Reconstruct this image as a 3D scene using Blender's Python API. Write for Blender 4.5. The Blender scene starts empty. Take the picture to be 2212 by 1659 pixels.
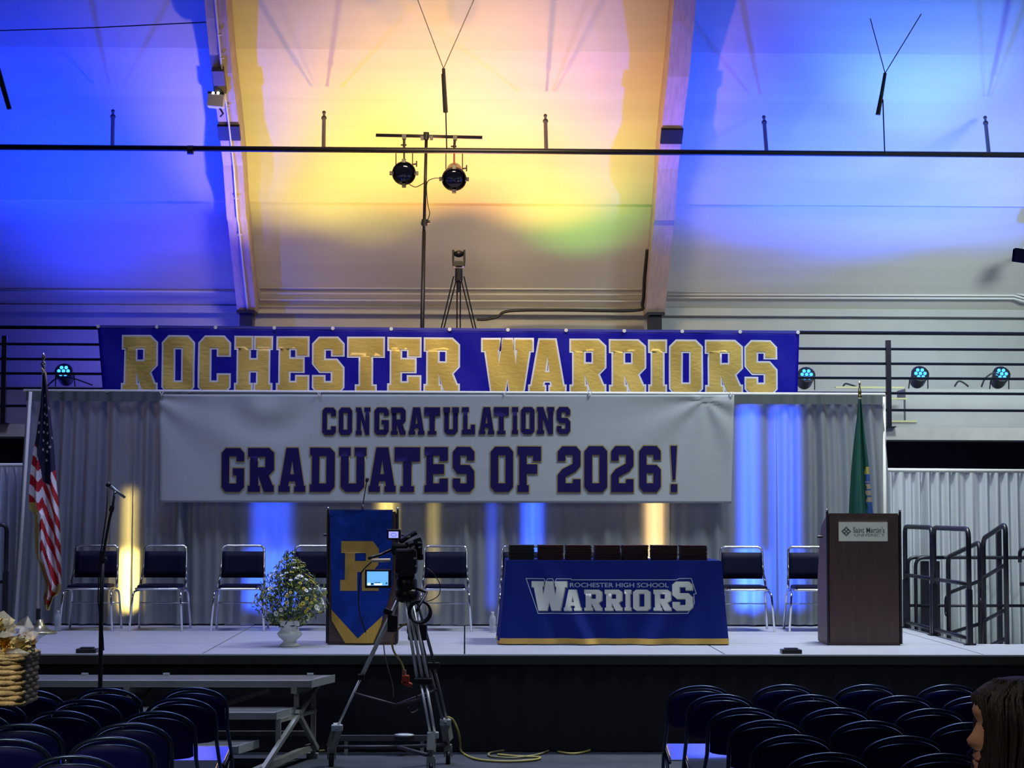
import bpy, bmesh, math, random
from mathutils import Vector, Matrix, geometry
random.seed(7)
S = bpy.context.scene
COL = S.collection
PI = math.pi
# ------------------------------------------------------------------ camera
F, HC = 4100.0, 2.04
YAW, PITCH, ROLL = math.radians(1.4), math.atan(270/4100), 0.0029
fw = Vector((math.sin(YAW)*math.cos(PITCH), math.cos(YAW)*math.cos(PITCH), math.sin(PITCH)))
rt0 = Vector((math.cos(YAW), -math.sin(YAW), 0))
up0 = rt0.cross(fw)
rt = rt0*math.cos(ROLL) + up0*math.sin(ROLL)
up = up0*math.cos(ROLL) - rt0*math.sin(ROLL)
EYE = Vector((0, 0, HC))
cd = bpy.data.cameras.new('camera'); cam = bpy.data.objects.new('camera', cd); COL.objects.link(cam)
cd.sensor_width = 36; cd.lens = F/2212*36; cd.clip_end = 200
m = Matrix.Identity(4)
for i in range(3):
    m[i][0], m[i][1], m[i][2], m[i][3] = rt[i], up[i], -fw[i], EYE[i]
cam.matrix_world = m
S.camera = cam

def ray(px, py):
    return fw + rt*((px-1106)/F) + up*((829.5-py)/F)
def at(px, py, Y):
    """world point that the picture shows at px,py, on the upright plane at depth Y"""
    r = ray(px, py); return EYE + r*(Y/r.y)
def atz(px, py, z):
    r = ray(px, py); return EYE + r*((z-HC)/r.z)

# ------------------------------------------------------------------ world, exposure, lights
S.view_settings.view_transform = 'Standard'; S.view_settings.look = 'None'
S.view_settings.exposure = 0; S.view_settings.gamma = 1
w = bpy.data.worlds.new('world'); S.world = w; w.use_nodes = True
w.node_tree.nodes['Background'].inputs[0].default_value = (0.55, 0.6, 0.72, 1)
w.node_tree.nodes['Background'].inputs[1].default_value = 0.012
S.cycles.max_bounces = 6; S.cycles.diffuse_bounces = 3; S.cycles.glossy_bounces = 3
S.cycles.transmission_bounces = 5; S.cycles.transparent_max_bounces = 8
S.cycles.use_denoising = True
S.cycles.caustics_reflective = False; S.cycles.caustics_refractive = False
try: S.cycles.sample_clamp_indirect = 4
except Exception: pass

def aim(o, target):
    o.rotation_euler = (Vector(target)-o.location).to_track_quat('-Z', 'Y').to_euler()
def light(name, kind, loc, target, power, color, size=1.0, size_y=None, angle=60, blend=0.6, spread=None):
    l = bpy.data.lights.new(name, kind); l.energy = power; l.color = color
    if kind == 'AREA':
        l.size = size
        if size_y: l.shape = 'RECTANGLE'; l.size_y = size_y
        if spread: l.spread = math.radians(spread)
    if kind == 'SPOT':
        l.spot_size = math.radians(angle); l.spot_blend = blend; l.shadow_soft_size = size
    o = bpy.data.objects.new(name, l); COL.objects.link(o); o.location = loc; aim(o, target)
    return o
BLUE = (0.045, 0.07, 1.0); LBLUE = (0.10, 0.20, 1.0)
STG = 0.82          # stage top
SLAB = 3.0          # balcony floor
TIER = 3.60         # seating tier behind the balcony rail
# lamps hung high over the stage, a weak front wash, then added unseen fills
light('stage_downlight_right', 'AREA', (4.2, 17.4, 9.6), (3.9, 17.9, 0.8), 300, (0.88, 0.97, 1.0), 2.0, 1.0, spread=100)
light('stage_downlight_left', 'AREA', (-2.6, 17.4, 9.6), (-2.4, 17.9, 0.8), 135, (0.50, 0.54, 1.0), 2.5, 1.0, spread=100)
light('front_wash_right', 'SPOT', (6, 3, 8.0), (1.8, 19, 1.9), 700, (0.88, 0.97, 0.94), 0.5, angle=29, blend=.6)
light('front_wash_left', 'SPOT', (-6, 4, 8.0), (-2.0, 19, 1.9), 520, (0.80, 0.90, 1.0), 0.5, angle=29, blend=.6)
light('side_drape_fill', 'SPOT', (3.2, 14.5, 6.5), (5.6, 20, 1.4), 420, (0.86, 0.97, 1.0), 0.15, angle=34, blend=.5)  # added spot that brightens the right side drape, stands for no known lamp
light('roof_fill_right', 'AREA', (8, 17, 6.5), (6.0, 26, 4.3), 72, (0.78, 0.94, 0.97), 2, 1, spread=58)  # added pale fill lifting the right roof foot and wall
light('roof_fill_centre', 'AREA', (0, 18, 8), (0, 25.5, 4.9), 75, (1.0, 0.74, 0.40), 2, 1, spread=70)  # added warm fill for the lower middle of the roof
light('basket_fill', 'SPOT', (-4, 4, 7), (-2.5, 8.5, 1.3), 1500, (1.0, 0.9, 0.68), 0.3, angle=24, blend=.8)  # unseen spot added to brighten the flower basket
light('person_fill', 'SPOT', (-1, 2.5, 6), (1.3, 4.7, 1.4), 420, (1.0, 0.85, 0.7), 0.3, angle=26, blend=.8)  # unseen spot added to bring out the person's face and hair
light('seat_fill', 'AREA', (0, 12.5, 11), (0, 12.0, 0), 120, (0.55, 0.65, 1.0), 5, 2, spread=80)  # added dim bluish fill over the audience chairs
# ------------------------------------------------------------------ materials
MATS = {}
def mat(name, col, rough=0.6, metal=0.0, bump=0.0, bscale=40, var=0.0, vscale=6, trans=0.0, coat=0.0, emit=None, estr=1.0, spec=0.5, sheen=0.0, alpha=1.0, vstretch=None, bstretch=None, bdist=0.02):
    if name in MATS: return MATS[name]
    M = bpy.data.materials.new(name); M.use_nodes = True; nt = M.node_tree; N = nt.nodes; L = nt.links
    b = N['Principled BSDF']
    b.inputs['Base Color'].default_value = (*col, 1); b.inputs['Roughness'].default_value = rough
    b.inputs['Metallic'].default_value = metal; b.inputs['Specular IOR Level'].default_value = spec
    b.inputs['Coat Weight'].default_value = coat; b.inputs['Sheen Weight'].default_value = sheen
    b.inputs['Alpha'].default_value = alpha
    tc = N.new('ShaderNodeTexCoord')
    def coords(st):
        if not st: return tc.outputs['Object']
        mp = N.new('ShaderNodeMapping'); mp.inputs['Scale'].default_value = st
        L.new(tc.outputs['Object'], mp.inputs[0]); return mp.outputs[0]
    if var > 0:
        n = N.new('ShaderNodeTexNoise'); n.inputs['Scale'].default_value = vscale; n.inputs['Detail'].default_value = 5
        L.new(coords(vstretch), n.inputs['Vector'])
        r = N.new('ShaderNodeValToRGB'); r.color_ramp.elements[0].position = .3; r.color_ramp.elements[1].position = .7
        r.color_ramp.elements[0].color = (*[c*(1-var) for c in col], 1); r.color_ramp.elements[1].color = (*[min(1, c*(1+var)) for c in col], 1)
        L.new(n.outputs['Fac'], r.inputs[0]); L.new(r.outputs[0], b.inputs['Base Color'])
    if bump > 0:
        n = N.new('ShaderNodeTexNoise'); n.inputs['Scale'].default_value = bscale; n.inputs['Detail'].default_value = 4
        L.new(coords(bstretch), n.inputs['Vector'])
        bp = N.new('ShaderNodeBump'); bp.inputs['Strength'].default_value = bump; bp.inputs['Distance'].default_value = bdist
        L.new(n.outputs['Fac'], bp.inputs['Height']); L.new(bp.outputs[0], b.inputs['Normal'])
    if emit:
        b.inputs['Emission Color'].default_value = (*emit, 1); b.inputs['Emission Strength'].default_value = estr
    if trans > 0:   # thin cloth that lets light through
        t = N.new('ShaderNodeBsdfTranslucent'); t.inputs[0].default_value = (*col, 1)
        mx = N.new('ShaderNodeMixShader'); mx.inputs[0].default_value = trans
        out = N['Material Output']
        L.new(b.outputs[0], mx.inputs[1]); L.new(t.outputs[0], mx.inputs[2]); L.new(mx.outputs[0], out.inputs[0])
    MATS[name] = M; return M
black = mat('black_paint', (.008, .008, .012), .45)
satin_black = mat('satin_black_plastic', (.012, .012, .016), .35, bump=.1, bscale=120)
black_steel = mat('black_steel', (.012, .014, .03), .38, .3)
chrome = mat('chrome', (.78, .8, .85), .18, 1.0)
alu = mat('brushed_aluminium', (.42, .44, .42), .38, .7, bump=.05, bscale=200)
galv = mat('galvanised_steel', (.34, .35, .30), .5, .4, var=.15, vscale=9)
white_paint = mat('white_paint', (.75, .75, .73), .5)
navy_vinyl = mat('navy_vinyl', (.002, .0025, .022), .6, spec=.15, bump=.1, bscale=90)
navy_fabric = mat('navy_cloth', (.012, .014, .05), .8, bump=.2, bscale=300)
gold_fabric = mat('gold_fabric', (.55, .34, .05), .6, sheen=.3, bump=.2, bscale=60)
# ------------------------------------------------------------------ mesh building
class MB:
    def __init__(s): s.v = []; s.f = []; s.mi = []; s.cur = 0
    def add(s, vs, fs):
        o = len(s.v); s.v += [tuple(v) for v in vs]
        for f in fs: s.f.append(tuple(i+o for i in f)); s.mi.append(s.cur)
        return s
    def box(s, c, d, R=None):
        hx, hy, hz = d[0]/2, d[1]/2, d[2]/2
        vs = [Vector((x*hx, y*hy, z*hz)) for x in (-1, 1) for y in (-1, 1) for z in (-1, 1)]
        if R is not None: vs = [R @ v for v in vs]
        c = Vector(c)
        return s.add([v+c for v in vs], [(0, 1, 3, 2), (4, 6, 7, 5), (0, 4, 5, 1), (2, 3, 7, 6), (0, 2, 6, 4), (1, 5, 7, 3)])
    def bar(s, a, b, w, h=None, upv=(0, 0, 1)):
        """rectangular bar from a to b"""
        a, b = Vector(a), Vector(b); h = h or w; t = (b-a).normalized(); u = Vector(upv)
        if abs(t.dot(u)) > .97: u = Vector((0, 1, 0))
        x = t.cross(u).normalized(); y = x.cross(t).normalized()
        vs = [p + x*(i*w/2) + y*(j*h/2) for p in (a, b) for i, j in ((-1, -1), (1, -1), (1, 1), (-1, 1))]
        return s.add(vs, [(0, 1, 2, 3), (7, 6, 5, 4), (0, 4, 5, 1), (1, 5, 6, 2), (2, 6, 7, 3), (3, 7, 4, 0)])
    def tube(s, pts, r, n=8, closed=False):
        P = [Vector(p) for p in pts]; k = len(P)
        rs = r if isinstance(r, (list, tuple)) else [r]*k
        prev = None; rings = []
        for i in range(k):
            if closed: t = (P[(i+1) % k]-P[i-1])
            else: t = P[min(i+1, k-1)]-P[max(i-1, 0)]
            t = t.normalized() if t.length > 1e-9 else Vector((0, 0, 1))
            if prev is None:
                a = Vector((0, 0, 1)) if abs(t.z) < .9 else Vector((1, 0, 0))
                x = t.cross(a).normalized()
            else:
                x = (prev - t*prev.dot(t)); x = x.normalized() if x.length > 1e-6 else t.orthogonal().normalized()
            prev = x; y = t.cross(x)
            rings.append([P[i]+(x*math.cos(2*PI*j/n)+y*math.sin(2*PI*j/n))*rs[i] for j in range(n)])
        vs = [v for q in rings for v in q]; fs = []
        for i in range(k if closed else k-1):
            a, b = i*n, ((i+1) % k)*n
            for j in range(n): fs.append((a+j, a+(j+1) % n, b+(j+1) % n, b+j))
        if not closed:
            fs.append(tuple(reversed(range(n)))); fs.append(tuple((k-1)*n+j for j in range(n)))
        return s.add(vs, fs)
    def cyl(s, a, b, r, r2=None, n=12): return s.tube([a, b], [r, r if r2 is None else r2], n)
    def lathe(s, prof, c=(0, 0, 0), n=20, R=None):
        c = Vector(c); vs = []; fs = []
        for (r, z) in prof:
            for j in range(n):
                v = Vector((r*math.cos(2*PI*j/n), r*math.sin(2*PI*j/n), z))
                if R is not None: v = R @ v
                vs.append(v+c)
        for i in range(len(prof)-1):
            for j in range(n): fs.append((i*n+j, i*n+(j+1) % n, (i+1)*n+(j+1) % n, (i+1)*n+j))
        fs.append(tuple(reversed(range(n)))); fs.append(tuple((len(prof)-1)*n+j for j in range(n)))
        return s.add(vs, fs)
    def ball(s, c, r, n=10, m=7, sc=(1, 1, 1), R=None):
        prof = [(max(1e-4, math.sin(PI*i/m))*r, -math.cos(PI*i/m)*r) for i in range(m+1)]
        k = len(s.v); s.lathe(prof, (0, 0, 0), n)
        c = Vector(c)
        for i in range(k, len(s.v)):
            v = Vector(s.v[i]); v = Vector((v.x*sc[0], v.y*sc[1], v.z*sc[2]))
            if R is not None: v = R @ v
            s.v[i] = tuple(v+c)
        return s
    def prism(s, poly, a, b):
        """poly in 2D (x,z) extruded from y=a to y=b"""
        n = len(poly)
        vs = [(x, a, z) for x, z in poly]+[(x, b, z) for x, z in poly]
        return s.add(vs, [tuple(range(n)), tuple(reversed(range(n, 2*n)))]+[(i, i+n, (i+1) % n+n, (i+1) % n) for i in range(n)])
    def grid(s, fn, nu, nv, mfn=None):
        vs = [fn(i/nu, j/nv) for j in range(nv+1) for i in range(nu+1)]
        o = len(s.v); s.v += [tuple(v) for v in vs]
        for j in range(nv):
            for i in range(nu):
                a = o+j*(nu+1)+i; s.f.append((a, a+1, a+nu+2, a+nu+1))
                s.mi.append(mfn((i+.5)/nu, (j+.5)/nv) if mfn else s.cur)
        return s
    def build(s, name, mats, parent=None, smooth=False, bevel=0, origin=None, solid=0):
        me = bpy.data.meshes.new(name)
        vs = s.v
        if origin is not None:
            o0 = Vector(origin); vs = [tuple(Vector(v)-o0) for v in vs]
        me.from_pydata(vs, [], s.f)
        for M in (mats if isinstance(mats, (list, tuple)) else [mats]): me.materials.append(M)
        if any(s.mi): me.polygons.foreach_set('material_index', s.mi)
        if smooth:
            me.polygons.foreach_set('use_smooth', [True]*len(me.polygons))
        bm = bmesh.new(); bm.from_mesh(me); bmesh.ops.recalc_face_normals(bm, faces=bm.faces); bm.to_mesh(me); bm.free()
        if smooth == 'auto':
            try: me.set_sharp_from_angle(angle=math.radians(40))
            except Exception: pass
        o = bpy.data.objects.new(name, me); COL.objects.link(o)
        if origin is not None: o.location = origin
        if bevel:
            b = o.modifiers.new('bevel', 'BEVEL'); b.width = bevel; b.segments = 2; b.limit_method = 'ANGLE'
        if solid:
            b = o.modifiers.new('solid', 'SOLIDIFY'); b.thickness = solid; b.offset = 0
        if parent: o.parent = parent
        return o
def tag(o, label=None, cat=None, group=None, kind=None):
    if label: o['label'] = label
    if cat: o['category'] = cat
    if group: o['group'] = group
    if kind: o['kind'] = kind
    return o
def thing(name, label, cat, loc, rz=0, group=None):
    o = bpy.data.objects.new(name, None); COL.objects.link(o); o.location = loc; o.rotation_euler = (0, 0, rz)
    o.empty_display_size = .1
    return tag(o, label, cat, group)
KIDS = {}
def adopt(root):
    return [c for c in list(bpy.data.objects) if c.parent == root]
def copy_tree(o, parent=None, depth=0):
    c = o.copy(); COL.objects.link(c)
    if parent: c.parent = parent
    for ch in o.children: copy_tree(ch, c, depth+1)
    return c
def world(o):   # children of an Empty are modelled in world coordinates
    pass
class Group:
    """a thing whose parts are modelled in world coordinates, its Empty at the base"""
    def __init__(s, name, label, cat, loc, group=None):
        s.e = thing(name, label, cat, loc, 0, group); s.o = Vector(loc)
    def part(s, mb, name, mats, smooth=False, bevel=0, parent=None, label=None, kind=None, solid=0):
        mb.v = [tuple(Vector(v)-s.o) for v in mb.v]
        o = mb.build(name, mats, parent or s.e, smooth, bevel, solid=solid)
        if label: o['label'] = label
        if kind: o['kind'] = kind
        return o
# ------------------------------------------------------------------ block lettering
sh, h = .15, .19
cx, cy = .19, .11
GL = {}
O_out = [(cx, 0), (1-cx, 0), (1, cy), (1, 1-cy), (1-cx, 1), (cx, 1), (0, 1-cy), (0, cy)]
GL['O'] = ([O_out], [[(.34, h), (.66, h), (.66, 1-h), (.34, 1-h)]])
GL['0'] = GL['O']
GL['C'] = ([[(cx, 0), (1-cx, 0), (1, cy), (1, .32), (.64, .32), (.64, h), (.34, h), (.34, 1-h), (.64, 1-h), (.64, .68), (1, .68), (1, 1-cy), (1-cx, 1), (cx, 1), (0, 1-cy), (0, cy)]], [])
GL['G'] = ([[(cx, 0), (1-cx, 0), (1, cy), (1, .54), (.5, .54), (.5, .38), (.66, .38), (.66, h), (.34, h), (.34, 1-h), (.66, 1-h), (.66, .7), (1, .7), (1, 1-cy), (1-cx, 1), (cx, 1), (0, 1-cy), (0, cy)]], [])
GL['H'] = ([[(0, 0), (.44, 0), (.44, sh), (.37, sh), (.37, .4), (.63, .4), (.63, sh), (.56, sh), (.56, 0), (1, 0), (1, sh), (.93, sh), (.93, .81), (1, .81), (1, 1), (.56, 1), (.56, .81), (.63, .81), (.63, .6), (.37, .6), (.37, .81), (.44, .81), (.44, 1), (0, 1), (0, .81), (.07, .81), (.07, sh), (0, sh)]], [])
GL['E'] = ([[(0, 0), (1, 0), (1, .3), (.64, .3), (.64, h), (.37, h), (.37, .4), (.84, .4), (.84, .62), (.37, .62), (.37, 1-h), (.64, 1-h), (.64, .69), (1, .69), (1, 1), (0, 1), (0, .81), (.08, .81), (.08, sh), (0, sh)]], [])
GL['F'] = ([[(0, 0), (.48, 0), (.48, sh), (.39, sh), (.39, .4), (.84, .4), (.84, .61), (.39, .61), (.39, .8), (.66, .8), (.66, .68), (1, .68), (1, 1), (0, 1), (0, .81), (.08, .81), (.08, sh), (0, sh)]], [])
GL['S'] = ([[(0, cy), (cx, 0), (1-cx, 0), (1, cy), (1, .46), (.78, .6), (.35, .6), (.35, 1-h), (.65, 1-h), (.65, .7), (1, .7), (1, 1-cy), (1-cx, 1), (cx, 1), (0, 1-cy), (0, .54), (.22, .4), (.65, .4), (.65, h), (.35, h), (.35, .3), (0, .3)]], [])
GL['T'] = ([[(.23, 0), (.77, 0), (.77, .13), (.66, .13), (.66, .68), (1, .68), (1, 1), (0, 1), (0, .68), (.34, .68), (.34, .13), (.23, .13)]], [])
GL['R'] = ([[(0, 0), (.47, 0), (.47, .14), (.4, .14), (.4, .37), (.62, 0), (1, 0), (1, .15), (.95, .15), (.8, .37), (1, .5), (1, 1-cy), (1-cx, 1), (0, 1), (0, .8), (.08, .8), (.08, .14), (0, .14)]], [[(.38, .56), (.66, .56), (.66, .8), (.38, .8)]])
GL['A'] = ([[(0, 0), (.42, 0), (.42, .13), (.36, .13), (.39, .24), (.61, .24), (.64, .13), (.58, .13), (.58, 0), (1, 0), (1, .14), (.95, .14), (.72, 1), (.28, 1), (.05, .14), (0, .14)]], [[(.43, .4), (.57, .4), (.5, .72)]])
GL['W'] = ([[(.19, 0), (.44, 0), (.5, .3), (.56, 0), (.81, 0), (.94, .8), (1, .8), (1, 1), (.66, 1), (.66, .82), (.7, .82), (.67, .52), (.6, 1), (.4, 1), (.33, .52), (.3, .82), (.34, .82), (.34, 1), (0, 1), (0, .8), (.06, .8)]], [])
GL['I'] = ([[(0, 0), (1, 0), (1, .15), (.84, .15), (.84, .81), (1, .81), (1, 1), (0, 1), (0, .81), (.16, .81), (.16, .15), (0, .15)]], [])
GL['N'] = ([[(0, 0), (.42, 0), (.42, .15), (.35, .15), (.35, .58), (.66, 0), (.93, 0), (.93, .85), (1, .85), (1, 1), (.58, 1), (.58, .85), (.65, .85), (.65, .46), (.36, 1), (0, 1), (0, .85), (.07, .85), (.07, .15), (0, .15)]], [])
GL['U'] = ([[(.07+cx, 0), (.93-cx, 0), (.93, cy), (.93, .81), (1, .81), (1, 1), (.57, 1), (.57, .81), (.64, .81), (.64, h), (.36, h), (.36, .81), (.43, .81), (.43, 1), (0, 1), (0, .81), (.07, .81), (.07, cy)]], [])
GL['L'] = ([[(0, 0), (1, 0), (1, .36), (.68, .36), (.68, .19), (.42, .19), (.42, .82), (.52, .82), (.52, 1), (0, 1), (0, .82), (.1, .82), (.1, .17), (0, .17)]], [])
GL['D'] = ([[(0, 0), (1-cx, 0), (1, cy), (1, 1-cy), (1-cx, 1), (0, 1), (0, .83), (.08, .83), (.08, .17), (0, .17)]], [[(.38, .19), (.66, .19), (.66, .81), (.38, .81)]])
GL['2'] = ([[(0, 0), (1, 0), (1, .28), (.66, .28), (.66, .19), (.34, .19), (.34, .33), (.8, .45), (1, .57), (1, 1-cy), (1-cx, 1), (cx, 1), (0, 1-cy), (0, .68), (.34, .68), (.34, .81), (.66, .81), (.66, .62), (.2, .5), (0, .38)]], [])
GL['6'] = ([[(cx, 0), (1-cx, 0), (1, cy), (1, .49), (1-cx, .59), (.34, .59), (.34, .81), (.66, .81), (.66, .7), (1, .7), (1, 1-cy), (1-cx, 1), (cx, 1), (0, 1-cy), (0, cy)]], [[(.34, .19), (.66, .19), (.66, .41), (.34, .41)]])
GL['!'] = ([[(.28, .27), (.72, .27), (1, 1), (0, 1)], [(0, 0), (1, 0), (1, .17), (0, .17)]], [])
def offset(poly, w):
    """move a closed loop outward by w (CCW = solid inside)"""
    n = len(poly); out = []
    for i in range(n):
        p0, p1, p2 = Vector(poly[i-1]), Vector(poly[i]), Vector(poly[(i+1) % n])
        d1, d2 = (p1-p0).normalized(), (p2-p1).normalized()
        n1, n2 = Vector((d1.y, -d1.x)), Vector((d2.y, -d2.x))
        b = n1+n2; L = b.length
        if L < .3: out.append(tuple(p1+n1*w)); continue
        b /= L; k = w/max(.45, b.dot(n1))
        out.append(tuple(p1+b*k))
    return out
def glyph(mb, ch, x0, z0, x1, z1, y, grow=0.0, shear=0.0, fn=None):
    """flat letter filling the box, solid outline grown by grow"""
    outs, holes = GL[ch]
    cv = lambda P: [(x0+(x1-x0)*a+shear*b, z0+(z1-z0)*b) for a, b in P]
    for oi, o in enumerate(outs):
        loops = [offset(cv(o), grow)]
        if oi == 0:
            for hh in holes: loops.append(offset(list(reversed(cv(hh))), grow))
        V3 = [[Vector((a, b, 0)) for a, b in L] for L in loops]
        tris = geometry.tessellate_polygon(V3); flat = [v for L in V3 for v in L]
        mb.add([(v.x, y, v.y) for v in flat], [tuple(t) for t in tris])
    return mb
def conform(o, step, fn):
    """cut a flat sheet into a fine grid and press it onto the cloth surface fn(x,z)->y"""
    bm = bmesh.new(); bm.from_mesh(o.data)
    bmesh.ops.remove_doubles(bm, verts=bm.verts, dist=1e-5)
    xs = [v.co.x for v in bm.verts]; zs = [v.co.z for v in bm.verts]
    for lo, hi, ax in ((min(xs), max(xs), 0), (min(zs), max(zs), 2)):
        c = math.ceil(lo/step)*step
        while c < hi:
            co = Vector((0, 0, 0)); co[ax] = c; no = Vector((0, 0, 0)); no[ax] = 1
            bmesh.ops.bisect_plane(bm, geom=bm.verts[:]+bm.edges[:]+bm.faces[:], plane_co=co, plane_no=no, dist=1e-5)
            c += step
    for v in bm.verts: v.co.y += fn(v.co.x, v.co.z)
    for f in bm.faces:
        f.smooth = True
        if f.normal.y > 0: f.normal_flip()
    bm.normal_update()
    for f in bm.faces:
        if f.normal.y > 0: f.normal_flip()
    bm.to_mesh(o.data); bm.free()
def font_text(body, x0, z0, x1, z1, y, name, mat_, parent=None, extr=0.0008):
    cu = bpy.data.curves.new(name, 'FONT'); cu.body = body; cu.extrude = 0; cu.offset = 0.012
    to = bpy.data.objects.new(name, cu); COL.objects.link(to)
    dg = bpy.context.evaluated_depsgraph_get(); dg.update()
    me = bpy.data.meshes.new_from_object(to.evaluated_get(dg))
    bpy.data.objects.remove(to); bpy.data.curves.remove(cu)
    xs = [v.co.x for v in me.vertices]; ys = [v.co.y for v in me.vertices]
    a, b, c, d = min(xs), max(xs), min(ys), max(ys)
    for v in me.vertices:
        v.co = ((x0+(v.co.x-a)/(b-a)*(x1-x0)), y, z0+(v.co.y-c)/(d-c)*(z1-z0))
    me.name = name; me.materials.clear(); me.materials.append(mat_)
    o = bpy.data.objects.new(name, me); COL.objects.link(o)
    if parent: o.parent = parent
    return o
# ------------------------------------------------------------------ the setting
floor_m = mat('arena_floor', (.06, .07, .085), .55, var=.25, vscale=3, bump=.05)
roof_m = mat('painted_roof_deck', (.62, .60, .54), .85, var=.05, vscale=1.2, bump=.06, bscale=30, vstretch=(.3, 1, 4))
wall_m = mat('painted_wall', (.50, .51, .48), .85, var=.06, vscale=2)
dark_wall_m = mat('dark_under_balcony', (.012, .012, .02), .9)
slab_m = mat('balcony_concrete', (.62, .60, .56), .8, var=.08, vscale=5)
beam_m = mat('glulam_beam', (.50, .40, .38), .6, var=.12, vscale=5, vstretch=(6, 1, 1), bump=.1, bscale=20)
def struct(mb, name, M, smooth=False, parent=None, label=None):
    o = mb.build(name, M, parent, smooth)
    if not parent: o['kind'] = 'structure'
    if label: o['label'] = label
    return o
struct(MB().box((0, 14, -.05), (34, 34, .1)), 'floor', floor_m)
def P2(px_y, Y):
    v = at(1106, px_y, Y); return (Y, v.z)
prof = [P2(668, 26.0), P2(610, 25.62), P2(530, 25.15), P2(441, 24.68), P2(439, 24.62), P2(323, 24.2), P2(215, 23.62), P2(110, 22.98), P2(0, 22.5),
        (21.2, 9.6), (18.8, 11.5), (15, 13.2), (10, 14.4), (4, 14.8)]
mb = MB()
vs = [(x, y, z) for y, z in prof for x in (-16, 16)]
mb.add(vs, [(2*i, 2*i+1, 2*i+3, 2*i+2) for i in range(len(prof)-1)])
struct(mb, 'ceiling', roof_m)
# back wall above the balcony seating
struct(MB().box((0, 26.15, 4.2), (32, .2, 2.6)), 'wall_back', wall_m, label='pale painted wall behind the balcony seating tier')
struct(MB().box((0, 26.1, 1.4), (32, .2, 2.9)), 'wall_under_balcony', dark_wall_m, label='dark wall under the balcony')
struct(MB().box((0, 24.1, SLAB-.07), (32, 4.2, .145)), 'balcony_slab', slab_m)
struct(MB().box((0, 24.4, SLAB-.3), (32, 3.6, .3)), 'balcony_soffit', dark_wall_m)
mb = MB()
xr = at(1958, 835, 23.9).x; xl = at(1795, 838, 23.9).x
mb.box(((xr+16)/2, 25.0, (SLAB+3.58)/2), (16-xr, 2.1, 3.58-SLAB))
mb.box(((xl-16)/2, 25.0, (SLAB+3.56)/2), (16+xl, 2.1, 3.56-SLAB))
struct(mb, 'seating_tier', wall_m, label='pale concrete seating tier behind the balcony rail')
g = Group('aisle_stairs', 'short flight of pale steps with yellow nosings behind the balcony rail', 'stairs', (xr-.4, 23.4, SLAB))
nos = mat('yellow_nosing', (.75, .72, .35), .6)
for i, (py, Y, pr) in enumerate(((911, 22.75, 1980), (862, 23.2, 1960), (838, 23.62, 1953))):
    z = at(1950, py, Y).z; x1 = at(pr, py, Y).x
    g.part(MB().box(((xl+x1)/2, Y+.65, (SLAB+z)/2), (x1-xl, 1.3-.4*i, z-SLAB)), 'step', wall_m)
    g.part(MB().box(((xl+x1)/2, Y, z+.004), (x1-xl, .05, .022)), 'nosing', nos)
# glued timber arch beams
def beam(xa, xb, name='beam'):
    ins = []
    for i, (y, z) in enumerate(prof):
        a = Vector(prof[max(i-1, 0)]); b = Vector(prof[min(i+1, len(prof)-1)]); t = (b-a).normalized()
        n = Vector((-t.y, t.x)); n = n if n.x < 0 else -n
        k = .36+.16*min(1, i/8)
        if i == 0: ins.append((y-.50, z-.09))
        else: ins.append((y+n.x*k, z+n.y*k))
    ou = [(y+.05, z+.05) for y, z in prof]; ou[0] = (25.9, prof[0][1]-.09)
    n = len(prof); mb = MB()
    vs = [(x, y, z) for x in (xa, xb) for y, z in ins+ou]
    fs = []
    for i in range(n-1):
        fs += [(i, i+1, n+i+1, n+i), (2*n+i, 3*n+i, 3*n+i+1, 2*n+i+1), (i, 2*n+i, 2*n+i+1, i+1)]
    fs += [(0, n, 3*n, 2*n)]
    mb.add(vs, fs)
    o = struct(mb, name, beam_m)
    return o, ins
b1, INS = beam(-3.08, -2.83, 'trim_1'); b1['label'] = 'wide arched timber beam left of the yellow lit bay'
b2, _ = beam(2.43, 2.69, 'trim_2'); b2['label'] = 'wide arched timber beam right of the yellow lit bay'
for i, x in enumerate((-8.5, 7.95)): beam(x-.13, x+.13, 'trim_%d' % (i+3))[0]['label'] = 'arched timber beam beyond the picture edge'
# steel shoes under the beams, brackets on them
def ins_at(py):
    """point of the beam's inner face at picture height py"""
    for i in range(len(INS)-1):
        for k in range(41):
            y = INS[i][0]+(INS[i+1][0]-INS[i][0])*k/40; z = INS[i][1]+(INS[i+1][1]-INS[i][1])*k/40
            if at(1106, py, y).z <= z: return y, z, (Vector((INS[i+1][0]-INS[i][0], INS[i+1][1]-INS[i][1]))).normalized()
    return INS[5][0], INS[5][1], Vector((-.6, .8))
for (x, o, lab) in ((-2.955, b1, 'left'), (2.56, b2, 'right')):
    mb = MB().box((x, 25.62, (SLAB+INS[0][1])/2), (.17, .3, INS[0][1]-SLAB)); mb.box((x, 25.6, INS[0][1]-.02), (.24, .4, .04))
    q = mb.build('steel_shoe', black_steel, o)
    y, z, t = ins_at(290)
    R = Matrix(((1, 0, 0), (0, t.x, -t.y), (0, t.y, t.x)))
    MB().box((x, y-.01, z-.01), (.275, .22, .05), R).build('steel_band', black_steel, o)
mb = MB(); y, z, t = ins_at(178); R = Matrix(((1, 0, 0), (0, t.x, -t.y), (0, t.y, t.x)))
mb.box((-2.99, y-.02, z-.02), (.14, .36, .08), R); mb.build('junction_plate', mat('brown_plate', (.10, .08, .09), .5), b1)
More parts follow.
